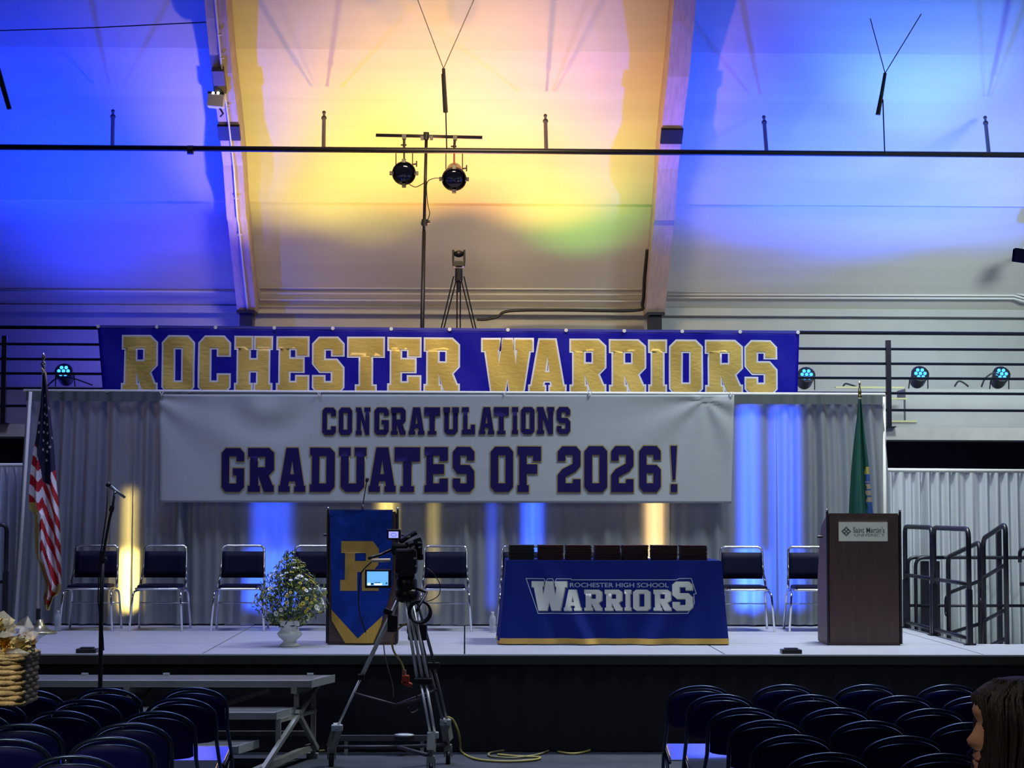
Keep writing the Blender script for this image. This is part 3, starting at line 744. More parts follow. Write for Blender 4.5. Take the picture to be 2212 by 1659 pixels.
for k in range(4):
    q = Vector((c.x+.019*math.cos(PI/4+k*PI/2), 0, c.z+.019*math.sin(PI/4+k*PI/2))); ring2d(mb, q, .001, .009, YL-.0165, 4, PI/4)
g2.part(mb, 'emblem', ink)
# pennant on the centre lectern
vel = mat('blue_velvet', (.002, .030, .26), .7, spec=.2, bump=.5, bscale=14, bdist=.03, var=.35, vscale=7)
lv = mat('gold_felt', (.42, .25, .045), .8, var=.18, vscale=8)
g = Group('pennant', 'blue velvet pennant with gold letter R and gold fringe on the lectern', 'banner', (lx, YL, STG+.02))
YV = YL-.025
def wf3(x, z):
    return -.012-.012*math.sin(9*(x-lx)+2.5*z)-.006*math.sin(23*(x-lx)-6*z)
def flat(poly, name, M, dy, step=.02, parent=None):
    mb = MB(); V = [[Vector((at(px, py, YV).x, at(px, py, YV).z, 0)) for px, py in poly]]
    tris = geometry.tessellate_polygon(V); mb.add([(v.x, YV+dy, v.y) for v in V[0]], [tuple(t) for t in tris])
    o = g.part(mb, name, M); conform(o, step, lambda x, z: wf3(x+g.o.x, z+g.o.z)); return o
flat([(712, 1103), (848, 1103), (848, 1262), (827, 1338), (777, 1381), (770, 1381), (717, 1318)], 'cloth', vel, 0)
flat([(716, 1316), (773, 1379), (827, 1330), (823, 1350), (806, 1389), (746, 1389), (717, 1340)], 'fringe', mat('gold_fringe', (.50, .30, .04), .7, bump=.6, bscale=60, bstretch=(1, 1, .15)), -.004)
g.part(MB().box(((at(712, 1103, YV).x+at(848, 1103, YV).x)/2, YL+.06, lz+.008), (at(848, 1103, YV).x-at(712, 1103, YV).x, .19, .008)), 'top_fold', vel)
mb = MB(); p, q = at(735, 1276, YV), at(819, 1169, YV)
outs, holes = [(0, 0), (.44, 0), (.44, .2), (.44, .38), (.56, .38), (.56, .0), (1, 0), (1, .15), (.9, .16), (.82, .38), (.98, .52), (1, .84), (.84, 1), (.02, 1), (.02, .76), (.12, .76), (.12, .22), (0, .22)], [(.38, .60), (.66, .60), (.66, .76), (.38, .76)]
cv = lambda P: [Vector((p.x+(q.x-p.x)*a, p.z+(q.z-p.z)*b, 0)) for a, b in P]
V3 = [cv(outs), list(reversed(cv(holes)))]
tr_ = geometry.tessellate_polygon(V3); fl = [v for L in V3 for v in L]
mb.add([(v.x, YV-.005, v.y) for v in fl], [tuple(t) for t in tr_])
o = g.part(mb, 'letter', lv); conform(o, .02, lambda x, z: wf3(x+g.o.x, z+g.o.z))
# gooseneck microphone
def mic(px, pts, label, Y):
    P = cable('x', [at(a, b, Y) for a, b in pts], .006, black, None)
    g = Group('gooseneck_microphone', label, 'microphone', P[0])
    g.part(MB().tube(P, .0055, 6), 'gooseneck', satin_black, True)
    g.part(MB().tube([P[0]-Vector((0, 0, .03)), P[0]+Vector((.002, 0, .08))], .011, 8), 'base', black, True)
    d = (P[-1]-P[-3]).normalized()
    g.part(MB().tube([P[-1], P[-1]+d*.01, P[-1]+d*.035, P[-1]+d*.045], [.008, .015, .016, .006], 8), 'windscreen', black, True)
mic(783, [(783, 1108), (785, 1085), (789, 1058), (792, 1042)], 'thin gooseneck microphone rising from the blue draped lectern', YL+.3)
# ------------------------------------------------------------------ table with blue cloth
YT = 17.2
tb = thing('folding_table', 'folding table hidden under the blue school tablecloth', 'table', (at(1325, 1390, YT).x, YT+.42, STG))
MB().box((0, 0, .735), (1.82, .72, .03)).build('table_top', white_paint, tb)
for sx in (-.8, .8):
    for sy in (-.3, .3): MB().cyl((sx, sy, 0), (sx, sy, .72), .014).build('leg', galv, tb)
cl = mat('royal_blue_tablecloth', (.003, .014, .17), .8, spec=.2, bump=.2, bscale=160, bdist=.004)
hemm = mat('yellow_hem', (.60, .36, .07), .7)
a, b = at(1094, 1205, YT), at(1559, 1205, YT); c0, c1 = at(1079, 1391, YT-.06), at(1575, 1393, YT-.06)
ztt = STG+.757
g = Group('tablecloth', 'royal blue tablecloth with white school logo and yellow hem over the table', 'tablecloth', ((a.x+b.x)/2, YT+.42, STG+.01))
def fold(u, v):   # v: 0 bottom .. 1 top
    f = (1-v)**1.3
    d = 0
    for (uc, k, sgn) in ((.18, 34, 1), (.86, 30, -1)):
        s_ = (u-uc)-sgn*.20*(1-v)
        d += math.cos(s_*k)*math.exp(-(s_/.12)**2)
    return f*(.045*d+.006*math.sin(u*41))
def front(u, v):
    x = (a.x+(b.x-a.x)*u)*v+(c0.x+(c1.x-c0.x)*u)*(1-v)
    e = min(u, 1-u); ed = .03*math.exp(-e/.02)*(1-v)
    y = YT-.06*(1-v)-fold(u, v)+ed
    z = STG+.012+(ztt-STG-.012)*v
    return (x, y, z)
mb = MB(); mb.grid(front, 150, 30, lambda u, v: 1 if v < .075 else 0)
for s, A, B in ((0, a, c0), (1, b, c1)):
    def side(u, v, s=s, A=A, B=B):
        p = Vector(front(s, v)); return (p.x+(1 if s else -1)*.02*math.sin(u*PI*3)*(1-v), p.y+(.84+.05*(1-v))*u, p.z)
    mb.grid(side, 20, 30, lambda u, v: 1 if v < .04 else 0)
mb.grid(lambda u, v: (a.x+(b.x-a.x)*u, YT+.84*v, ztt+.001), 20, 6)
g.part(mb, 'cloth', [cl, hemm], True)
# logo on the cloth
logo_w = mat('logo_white', (.62, .64, .58), .7); logo_l = mat('logo_line', (.36, .42, .55), .7); logo_g = mat('logo_shadow_line', (.30, .28, .24), .7)
def T3(u_, v_): return (1000+u_/3.403, 1100+v_/3.403)
def clothY(x, z):
    v = max(0, min(1, (z-STG-.012)/(ztt-STG-.012)))
    xa = a.x*v+c0.x*(1-v); xb = b.x*v+c1.x*(1-v); u = (x-xa)/(xb-xa)
    return YT-.06*(1-v)-fold(u, v)
m1, m3 = MB(), MB()
seq = [('W', 505, 765, 745, 530), ('A', 742, 870, 745, 592), ('R', 893, 1022, 745, 592), ('R', 1043, 1170, 745, 592), ('I', 1188, 1236, 745, 592), ('O', 1252, 1378, 745, 592), ('R', 1402, 1528, 745, 592), ('S', 1540, 1690, 745, 532)]
YQ = YT-.05
for ch, x0, x1, yb, yt in seq:
    p, q = at(*T3(x0, yb), YQ), at(*T3(x1, yt), YQ)
    glyph(m3, ch, p.x+.006, p.z-.004, q.x+.006, q.z-.004, 0, .003)
    glyph(m1, ch, p.x, p.z, q.x, q.z, 0, 0)
for mm, M, dy, nm in ((m3, logo_g, -.003, 'logo_shadow'), (m1, logo_w, -.006, 'logo_letters')):
    o = g.part(mm, nm, M)
    conform(o, .03, lambda x, z, dy=dy: clothY(x+g.o.x, z+g.o.z)+dy+0)
    for v in o.data.vertices: pass
def strip2d(mb, pts, w, close=True):
    n = len(pts)
    P = [Vector((at(*T3(*q), YQ).x, at(*T3(*q), YQ).z)) for q in pts]
    area = sum(P[i].x*P[(i+1) % n].y-P[(i+1) % n].x*P[i].y for i in range(n))
    if area < 0: P.reverse()
    A = offset([tuple(p) for p in P], w/2); B = offset([tuple(p) for p in P], -w/2)
    mb.add([(x, 0, z) for x, z in A+B], [(i, (i+1) % n, n+(i+1) % n, n+i) for i in range(n)])
mb = MB()
strip2d(mb, [(465, 510), (598, 512), (608, 540), (622, 512), (660, 512), (675, 545), (688, 512), (795, 513), (800, 520), (1570, 520), (1592, 510), (1682, 510), (1718, 622), (1700, 625), (1705, 690), (1655, 766), (553, 766)], .007)
o = g.part(mb, 'logo_border', logo_l); conform(o, .03, lambda x, z: clothY(x+g.o.x, z+g.o.z)-.005)
p, q = at(*T3(788, 574), YQ), at(*T3(1515, 543), YQ)
o = font_text('ROCHESTER HIGH SCHOOL', p.x, p.z, q.x, q.z, 0, 'logo_small_text', logo_l)
for v in o.data.vertices: v.co.y = clothY(v.co.x, v.co.z)-.005; v.co -= g.o
o.parent = g.e
# local parts above were built with y=0 in world: shift handled by conform (fn adds to y)
for o in g.e.children:
    if o.name.startswith('logo') and not o.name.startswith('logo_small'):
        for v in o.data.vertices: v.co.y += 0
# ------------------------------------------------------------------ diploma covers in seven stacks
mar = [mat('maroon_cover', (.055, .012, .014), .45), mat('maroon_cover_dark', (.040, .010, .012), .45)]
grn = mat('dark_green_cover', (.010, .018, .020), .5); pag = mat('cover_edge_paper', (.14, .09, .09), .7)
def cover(M):
    mb = MB(); mb.box((0, 0, .0015), (.228, .30, .003)); mb.box((0, 0, .0102), (.228, .30, .003)); mb.box((0, .148, .006), (.228, .003, .008))
    mb.cur = 1; mb.box((0, .004, .0058), (.216, .285, .0056))
    me = mb.build('diploma_cover', [M, pag]); return me
stk = [(1100, 1153), (1162, 1216), (1222, 1277), (1285, 1339), (1343, 1400), (1405, 1463), (1468, 1526)]
wordy = ['leftmost', 'second', 'third', 'middle', 'fifth', 'sixth', 'rightmost']
protos = {}
for si, (x0, x1) in enumerate(stk):
    X = at((x0+x1)/2, 1190, YT+.2).x
    for k in range(11):
        key = 'g' if si == 0 else k % 2
        if key not in protos:
            o = protos[key] = cover(grn if si == 0 else mar[key])
        else: o = protos[key].copy(); COL.objects.link(o)
        o.location = (X+random.uniform(-.003, .003), YT+.22+random.uniform(-.004, .004), ztt+.0025+k*.0122)
        o.rotation_euler = (0, 0, random.uniform(-.015, .015))
        col = 'dark green' if si == 0 else 'maroon'
        ords = ['eleventh from top', 'tenth from top', 'ninth from top', 'eighth from top', 'seventh from top', 'sixth from top', 'fifth from top', 'fourth from top', 'third from top', 'second from top', 'topmost'][k]
        tag(o, '%s diploma cover, %s of the %s of seven stacks' % (col, ords, wordy[si]), 'folder', 'diploma covers in the %s stack' % wordy[si])
# ------------------------------------------------------------------ flowers in white urn
p = atz(630, 1393, STG); p.y = 16.9
g = Group('flower_arrangement', 'dome of yellow and white flowers in a white urn before the blue lectern', 'flowers', (p.x, p.y+.06, STG))
C0 = Vector((p.x, p.y+.06, STG))
g.part(MB().lathe([(.085, .0), (.088, .015), (.06, .035), (.055, .05), (.095, .085), (.112, .105), (.108, .12), (.085, .14), (.078, .165), (.092, .225), (.097, .232), (.085, .225), (.0, .20)], C0, 24), 'urn', mat('white_ceramic', (.85, .88, .80), .35), True)
rr = random.Random(11)
RAD = [(.17, .08), (.22, .17), (.29, .27), (.38, .325), (.48, .285), (.58, .22), (.68, .14), (.78, .06), (.86, .01)]
def dome(a, el, rfac=1):
    z = .17+.66*(math.sin(el)+.45)/1.45
    for (z0, r0), (z1, r1) in zip(RAD, RAD[1:]):
        if z <= z1: r = r0+(r1-r0)*(z-z0)/(z1-z0); break
    return C0+Vector((r*rfac*math.cos(a), r*rfac*.8*math.sin(a), .4+(z-.4)*rfac))
def dome_(a, el, rfac=1):
    # top tall, wide skirt
    hx = .335*math.cos(el)*rfac; z = .30+.48*math.sin(el)*rfac
    return C0+Vector((hx*math.cos(a), hx*.8*math.sin(a), z))
leafm = [mat('leaf_dark', (.05, .10, .02), .6), mat('leaf_olive', (.40, .45, .06), .6), mat('leaf_navy', (.02, .02, .06), .6)]
mbs = [MB(), MB(), MB()]
for k in range(2600):
    aa, el = rr.uniform(0, 2*PI), math.asin(rr.uniform(-.45, 1)); f = rr.uniform(.45, 1.06)
    c = dome(aa, el, f); d = Vector((rr.gauss(0, 1), rr.gauss(0, 1), rr.gauss(0.3, 1))).normalized(); u = d.orthogonal().normalized()
    L = rr.uniform(.012, .034); wd = L*.28
    mbs[rr.choice((0, 0, 1, 2))].add([c-d*L, c+u*wd, c+d*L, c-u*wd], [(0, 1, 2, 3)])
for k in range(26):
    aa, el = rr.uniform(0, 2*PI), math.asin(rr.uniform(-.3, .9)); t = dome(aa, el, 1.12)
    mbs[0].tube([C0+Vector((0, 0, .2)), C0.lerp(t, .6)+Vector((0, 0, .06)), t], .003, 4)
for k, (mb, nm) in enumerate(zip(mbs, ('dark_foliage', 'olive_foliage', 'navy_foliage'))): g.part(mb, nm, leafm[k], kind='stuff')
def flower_mesh(kind):
    mb = MB()
    npet = 8 if kind == 'w' else 6; R_ = .032 if kind == 'w' else .024
    for k in range(npet):
        a0 = 2*PI*k/npet; d = Vector((math.cos(a0), math.sin(a0), .35)); s_ = Vector((-math.sin(a0), math.cos(a0), 0))
        mb.add([d*.004, d*R_*.6+s_*R_*.35, d*R_, d*R_*.6-s_*R_*.35], [(0, 1, 2, 3)])
    mb.cur = 1; mb.ball((0, 0, .006), .008 if kind == 'w' else .011, 8, 4, (1, 1, .7))
    return mb
ypet = mat('yellow_petal', (.95, .75, .05), .6); wpet = mat('white_petal', (.85, .86, .78), .6); eye = mat('flower_eye', (.25, .20, .03), .7)
protoF = {}
for k in range(92):
    kind = 'y' if k < 55 else 'w'
    ok = False
    aa = -PI/2+rr.uniform(-1.7, 1.7); el = math.asin(rr.uniform(-.32, .9)); c = dome(aa, el, rr.uniform(.96, 1.05))
    n = (c-(C0+Vector((0, 0, .32)))).normalized()
    if kind not in protoF:
        o = flower_mesh(kind).build('yellow_flower' if kind == 'y' else 'white_flower', [ypet if kind == 'y' else wpet, eye], g.e); protoF[kind] = o
    else: o = protoF[kind].copy(); COL.objects.link(o)
    o.location = c-g.o; o.rotation_euler = n.to_track_quat('Z', 'Y').to_euler(); s_ = rr.uniform(.55, .95); o.scale = (s_, s_, s_)
mb = MB()   # feathery tip spray
for (px, py, hh) in ((648, 1262, 55), (600, 1262, 40), (570, 1300, 30), (700, 1290, 30)):
    b0 = at(px, py, p.y); t0 = at(px, py-hh, p.y)
    for k in range(26):
        q = b0.lerp(t0, k/26); d = Vector((rr.uniform(-1, 1), rr.uniform(-1, 1), .7)).normalized(); wd = .04*(1-k/30)
        mb.add([q, q+d*wd+Vector((0, 0, .008)), q+d*wd*1.3, q+d*wd-Vector((0, 0, .008))], [(0, 1, 2, 3)])
g.part(mb, 'fern_spray', mat('fern_green', (.35, .45, .12), .6), kind='stuff')
# ------------------------------------------------------------------ water bottles
def bottle(px, py, Y, label):
    q = at(px, py, Y)
    g = Group('water_bottle', label, 'bottle', (q.x, Y, STG), 'clear water bottles on the stage')
    g.part(MB().lathe([(.03, 0), (.033, .01), (.031, .05), (.033, .06), (.033, .13), (.03, .15), (.014, .18), (.013, .19)], (q.x, Y, STG), 12), 'body', mat('clear_plastic', (.55, .6, .65), .15, alpha=.55), True)
    g.part(MB().cyl((q.x, Y, STG+.188), (q.x, Y, STG+.205), .015), 'cap', white_paint)
bottle(1064, 1350, 18.9, 'clear water bottle on the stage beside the left end of the table')
bottle(125, 1350, 19.0, 'small clear bottle on the stage near the striped flag base')
# ------------------------------------------------------------------ flags
red_f = mat('flag_red', (.50, .012, .025), .7); wht_f = mat('flag_white', (.85, .80, .88), .75); blu_f = mat('flag_blue', (.012, .014, .06), .75)
frg = mat('flag_fringe', (.55, .45, .16), .8); star_m = mat('flag_star', (.7, .7, .8), .7)
def interp(T, y):
    if y <= T[0][0]: return T[0][1]
    for (y0, v0), (y1, v1) in zip(T, T[1:]):
        if y <= y1: return v0+(v1-v0)*(y-y0)/(y1-y0)
    return T[-1][1]
YG = 18.6
Lf = [(805, 91), (840, 89), (880, 86), (905, 82), (945, 77), (975, 71), (1010, 66), (1060, 62), (1098, 62), (1112, 74), (1160, 74), (1195, 76), (1230, 88), (1262, 99), (1290, 94), (1308, 96), (1318, 103)]
Rt = [(805, 97), (840, 103), (880, 107), (940, 114), (1000, 119), (1040, 122), (1080, 127), (1130, 131), (1200, 134), (1270, 136), (1283, 130), (1290, 118), (1300, 114), (1318, 106)]
g = Group('striped_flag', 'furled flag of red and white stripes and white stars on a gold-topped pole', 'flag', (at(85, 1345, YG).x, YG, STG))
def shift(px, py): return 24*max(0, (px-74-.028*(py-900)))/22 if px > 74 else 0
def cls(px, py):
    xl_, xr_ = interp(Lf, py), interp(Rt, py)
    u = (px-xl_)/(xr_-xl_+1e-6)
    fringe = (py > 1085 and u < .10) or py > 1305 or (py > 1262 and u > .62) or (1085 < py < 1106 and u < .28)
    if fringe: return 3
    # edge of the union
    ub = interp([(62, 955), (76, 958), (86, 1000), (92, 1040), (108, 1050), (112, 1020), (120, 1015), (135, 1010)], px)
    if py < ub: return 2
    s_ = interp([(60, 0), (84, 22), (92, 8), (96, 20), (120, 86), (136, 120)], px)
    k = math.floor((py-s_-950)/23.0)
    return 1 if k % 2 == 0 else 0
NU, NV = 60, 330
def ff(u, v):
    py = 1318-(1318-805)*v; xl_, xr_ = interp(Lf, py), interp(Rt, py)
    px = xl_+(xr_-xl_)*u
    p = at(px, py, YG-.03); amp = .02+.03*(1-v)
    p.y += amp*math.sin(u*11+2*v)+.5*amp*math.sin(u*23-3*v)
    return p
def fm(u, v):
    py = 1318-(1318-805)*v; xl_, xr_ = interp(Lf, py), interp(Rt, py); return cls(xl_+(xr_-xl_)*u, py)
g.part(MB().grid(ff, NU, NV, fm), 'cloth', [red_f, wht_f, blu_f, frg], True)
mb = MB()
def star(mb, c, r, Y):
    vs = [(c.x+(r if k % 2 == 0 else r*.42)*math.sin(k*PI/5), Y, c.z+(r if k % 2 == 0 else r*.42)*math.cos(k*PI/5)) for k in range(10)]+[(c.x, Y, c.z)]
    mb.add(vs, [(k, (k+1) % 10, 10) for k in range(10)])
for (u_, v_) in ((243, 290), (243, 340), (266, 358), (240, 388), (258, 396), (213, 436), (238, 436), (261, 445), (215, 487), (235, 486), (260, 492), (283, 519), (233, 532), (257, 545), (231, 581), (253, 592), (277, 568), (249, 640)):
    px, py = u_/2.515, 740+v_/2.515
    xl_, xr_ = interp(Lf, py), interp(Rt, py); u = (px-xl_)/(xr_-xl_); v = (1318-py)/513
    q = Vector(ff(u, v)); star(mb, q, .019, q.y-.006)
g.part(mb, 'stars', star_m)
gold_m = mat('brass', (.75, .62, .3), .25, 1.0); polem = mat('pale_pole', (.62, .58, .5), .4)
g.part(MB().tube([at(82, 1345, YG+.02), at(93.5, 800, YG+.02)], .014, 8), 'pole', polem, True)
t = at(93.5, 800, YG+.02)
g.part(MB().lathe([(.014, 0), (.022, .01), (.012, .03), (.022, .05), (.026, .065), (.012, .085), (.008, .10), (.02, .125), (.012, .15), (.001, .18)], t, 12), 'finial', chrome, True)
g.part(MB().tube([t+Vector((-.01, -.02, .02)), t+Vector((.03, -.03, -.03)), t+Vector((.045, -.035, -.18)), t+Vector((.04, -.04, -.20))], .008, 6), 'tassel_cord', frg, True)
bx = at(82, 1350, YG+.02)
g.part(MB().cyl((bx.x, bx.y, STG+.13), (bx.x, bx.y, STG+.24), .022), 'pole_socket', black)
g.part(MB().lathe([(.16, 0), (.165, .015), (.14, .03), (.08, .045), (.04, .09), (.032, .14)], (bx.x+.02, bx.y, STG), 20), 'base', mat('brass_base', (.6, .56, .32), .35, .8), True)
# green flag behind the right lectern
YH = 18.3
L2 = [(862, 1855), (900, 1852), (950, 1846), (1000, 1841), (1060, 1837), (1110, 1834), (1220, 1834)]
R2 = [(862, 1860), (900, 1864), (950, 1869), (1000, 1875), (1060, 1880), (1110, 1885), (1220, 1890)]
gr_f = mat('flag_green', (.006, .085, .065), .75); tan_f = mat('emblem_tan', (.50, .38, .28), .75); bl2 = mat('emblem_blue', (.04, .12, .42), .75); yel_f = mat('emblem_gold', (.5, .42, .1), .75)
g = Group('green_flag', 'furled dark green flag with a gold and tan emblem edge behind the brown lectern', 'flag', (at(1857, 1345, YH).x, YH, STG))
def ff2(u, v):
    py = 1215-(1215-862)*v; a_, b_ = interp(L2, py), interp(R2, py); p = at(a_+(b_-a_)*u, py, YH-.03)
    p.y += (.02+.03*(1-v))*math.sin(u*10+1.5*v)+.012*math.sin(u*21); return p
def fm2(u, v):
    py = 1215-(1215-862)*v
    if u > .80+.03*math.sin(py*.3):
        if 1008 < py < 1024: return 3
        if 1024 <= py < 1040: return 2
        if 1040 <= py < 1086: return 1 if (math.sin(py*.45) > -.6) else 2
        if 1086 <= py < 1150: return 2
    return 0
g.part(MB().grid(ff2, 40, 200, fm2), 'cloth', [gr_f, tan_f, bl2, yel_f], True)
g.part(MB().tube([(at(1857, 1345, YH+.02).x, YH+.02, STG+.05), at(1857, 860, YH+.02)], .014, 8), 'pole', polem, True)
t = at(1857, 860, YH+.02)
g.part(MB().lathe([(.014, 0), (.024, .012), (.012, .03), (.018, .05), (.014, .08), (.006, .12), (.012, .14), (.001, .17)], t, 12), 'finial', gold_m, True)
g.part(MB().lathe([(.16, 0), (.165, .015), (.14, .03), (.05, .05), (.03, .12)], (at(1857, 1345, YH).x, YH+.02, STG), 20), 'base', mat('brass_base', (.6, .56, .32), .35, .8), True)
# ------------------------------------------------------------------ microphone on boom stand in front of the stage
YM = 14.25
q0 = at(217, 1470, YM)
g = Group('microphone_stand', 'tall black microphone stand in front of the stage beside the metal bleacher', 'microphone stand', (q0.x, YM, 0))
g.part(MB().tube([(q0.x, YM, .02), at(217, 1450, YM), at(219, 1300, YM), at(222, 1200, YM)], [.017, .017, .016, .014], 8), 'pole', black, True)
g.part(MB().tube([at(221, 1215, YM), at(226, 1180, YM), at(236, 1125, YM), at(244, 1090, YM), at(247, 1068, YM)], .010, 8), 'boom', black, True)
g.part(MB().tube([at(247, 1071, YM), at(249, 1062, YM)], .012, 8), 'mic_clip', chrome, True)
g.part(MB().tube([at(270, 1075, YM), at(238, 1050, YM)], [.010, .014], 10), 'microphone', mat('mic_grey', (.35, .38, .42), .35, .6), True)
g.part(MB().tube([at(238, 1050, YM), at(231, 1045, YM)], [.017, .020], 10), 'mic_head', satin_black, True)
g.part(MB().cyl(at(221, 1212, YM), at(222, 1190, YM), .022).cyl(at(222, 1208, YM), at(231, 1206, YM), .014), 'clutch', black)
g.part(MB().cyl(at(240, 1105, YM), at(243, 1093, YM), .018), 'clutch', black)
for k in range(3):
    a_ = 2*PI*k/3+.5; g.part(MB().tube([(q0.x, YM, .10), (q0.x+.3*math.cos(a_), YM+.26*math.sin(a_)*.8, .015)], .010, 6), 'leg', black, True)
g.part(MB().tube([at(233, 1052, YM-.02), at(230, 1110, YM-.02), at(214, 1220, YM-.02), at(212, 1300, YM-.02), at(222, 1370, YM-.02), at(224, 1405, YM-.02)], .005, 5), 'mic_cable', black, True)
# ------------------------------------------------------------------ guard rails at stage right and the ramp
rail_m = mat('black_powder_coat', (.006, .007, .018), .4, .0)
def frame(name, P, r, label, mids=(), close=True):
    """rounded frame of tube: P = foot, top, top, foot"""
    g = Group(name, label, 'railing', P[0])
    g.part(MB().tube(rounded(P, .09), r, 8), 'frame', rail_m, True)
    for m_ in mids: g.part(MB().tube(m_, r*.8, 8), 'rail_bar', rail_m, True)
    return g
Xg = 4.58
def X_(Y, z): return Vector((Xg, Y, z))
tops = STG+1.05
for (Ya, Yb, lab) in ((17.22, 18.5, 'near black guard rail panel right of the brown lectern'), (18.58, 19.72, 'far black guard rail panel partly behind the brown lectern')):
    gg = frame('guard_rail', [X_(Ya, STG), X_(Ya, tops), X_(Yb, tops), X_(Yb, STG)], .024, lab,
          [[X_(Ya, STG+.55), X_(Yb, STG+.55)], [X_(Ya, STG+.06), X_(Yb, STG+.06)]])
    for Yy in (Ya, Yb):
        gg.part(MB().box((Xg, Yy, STG+.25), (.05, .05, .5)), 'post_sleeve', rail_m)
        gg.part(MB().box((Xg, Yy, STG+.008), (.10, .06, .016)), 'foot_plate', rail_m)
Xs = 4.96
def ramp_rail(Ya, Yb, za, zb, lab, foot):
    fz = lambda Y: STG-.177*(Y-17.3) if Y > 17.3 else STG
    p = lambda Y, z: Vector((Xs, Y, z))
    gg = frame('ramp_rail', [p(Ya, fz(Ya)), p(Ya, za), p(Yb, zb), p(Yb, fz(Yb))], .024, lab,
               [[p(Ya, za-.37), p(Yb, zb-.37)], [p(Ya, za-.78), p(Yb, zb-.78)], [p(Ya, za-1.04), p(Yb, zb-1.04)]])
    gg.part(MB().tube(rounded([p(Yb, zb-.40), p(Yb+.12, zb-.42), p(Yb+.12, zb-.6), p(Yb, zb-.6)], .05), .016, 8), 'return_hook', rail_m, True)
a1 = at(2193, 1132, 17.22); a2 = at(2128, 1164, 18.15); b1_ = at(2107, 1171, 18.3); b2_ = at(2038, 1203, 19.45)
ramp_rail(17.36, 18.12, a1.z, a2.z, 'sloping black ramp rail nearest the right edge', STG)
ramp_rail(18.25, 19.45, b1_.z, b2_.z, 'sloping black ramp rail behind the near guard rail', STG)
YK = 20.11
zt_, zb_ = at(1960, 1204, YK).z, at(1960, 1308, YK).z
x0_, x1_ = at(1961, 1204, YK).x, 6.3
g = Group('landing_rail', 'long level black rail in front of the white side drape', 'railing', (x0_, YK, 0))
g.part(MB().tube(rounded([(x0_, YK, 0), (x0_, YK, zt_), (x1_, YK, zt_), (x1_, YK, 0)], .08), .019, 8), 'frame', rail_m, True)
g.part(MB().tube([(x0_, YK, zb_), (x1_, YK, zb_)], .016, 8), 'rail_bar', rail_m, True)
x2_ = at(1976, 1204, YK).x
g.part(MB().tube(rounded([(x2_, YK-.03, .0), (x2_, YK-.03, zt_), (x2_+.3, YK-.03, zt_)], .1), .019, 8), 'inner_post', rail_m, True)
for px in (1999, 2022, 2160):
    x = at(px, 1300, YK).x; g.part(MB().box((x, YK+.02, .75), (.085 if px < 2100 else .05, .05, 1.5 if px < 2100 else 2.2)), 'post', rail_m)
g = Group('ramp', 'sloping access ramp behind the right end of the stage', 'ramp', (5.5, 18.6, 0))
mb = MB(); mb.add([(4.70, y, z) for y, z in ((17.40, 0), (17.40, .80), (19.95, .35), (19.95, 0))]+[(6.3, y, z) for y, z in ((17.40, 0), (17.40, .80), (19.95, .35), (19.95, 0))], [(0, 1, 2, 3), (7, 6, 5, 4), (0, 4, 5, 1), (1, 5, 6, 2), (2, 6, 7, 3), (3, 7, 4, 0)])
g.part(mb, 'ramp_deck', deck_m)
# continuing rail at the right edge of the picture
p = lambda a_, b_: at(a_, b_, 17.3)
g = Group('side_rail', 'black rail stub entering from the right picture edge', 'railing', (at(2290, 1390, 17.3).x, 17.3, STG))
g.part(MB().tube(rounded([(at(2290, 1390, 17.3).x, 17.3, STG), p(2290, 1160), p(2203, 1187), p(2203, 1215)], .04), .018, 8), 'frame', rail_m, True)
g.part(MB().tube([p(2203, 1262), p(2290, 1259)], .018, 8), 'rail_bar', rail_m, True)
# guard rail at stage left
Xl = at(15, 1133, 18.6).x
g = Group('guard_rail', 'black guard rail corner at the far left behind the flower basket', 'railing', (Xl, 18.6, STG))
g.part(MB().tube(rounded([(Xl, 18.6, STG), (Xl, 18.6, at(15, 1133, 18.6).z), (Xl-1.3, 18.6, at(15, 1133, 18.6).z), (Xl-1.3, 18.6, STG)], .07), .022, 8), 'frame', rail_m, True)
g.part(MB().box((Xl+.0, 18.6, STG+.3), (.05, .05, .6)), 'post_sleeve', rail_m)
for dz in (.1, .5): g.part(MB().tube([(Xl, 18.6, STG+dz), (Xl-1.3, 18.6, STG+dz)], .016, 8), 'rail_bar', rail_m, True)
# ------------------------------------------------------------------ stage lamps on a T-stand on the balcony
YS = 22.95
b0 = at(912, 712, YS); base = Vector((b0.x-.03, YS, SLAB))
g = Group('lighting_stand', 'tall black T-shaped lighting stand carrying two stage lamps', 'lighting stand', base)
tp = at(921, 292, YS)
g.part(MB().tube([base+Vector((0, 0, .1)), b0, at(916, 500, YS)], .026, 10), 'lower_pole', black, True)
g.part(MB().tube([at(916, 500, YS), tp], .020, 10), 'upper_pole', black, True)
g.part(MB().tube([at(812, 292, YS), at(1042, 297, YS)], .021, 10), 'crossbar', black, True)
g.part(MB().cyl(at(920, 302, YS), at(921, 286, YS), .035).box(at(912, 298, YS), (.04, .04, .05)).box(at(932, 298, YS), (.04, .04, .05)), 'tee_joint', black)
g.part(MB().cyl(at(917, 488, YS), at(917, 474, YS), .036).cyl(at(917, 481, YS), at(929, 479, YS), .02).cyl(at(917, 481, YS), at(909, 482, YS), .02), 'clutch', black)
for k in range(3):
    a_ = 2*PI*k/3+.2; g.part(MB().tube([base+Vector((0, 0, .55)), base+Vector((.5*math.cos(a_), .4*math.sin(a_), .015))], .014, 6), 'leg', black, True)
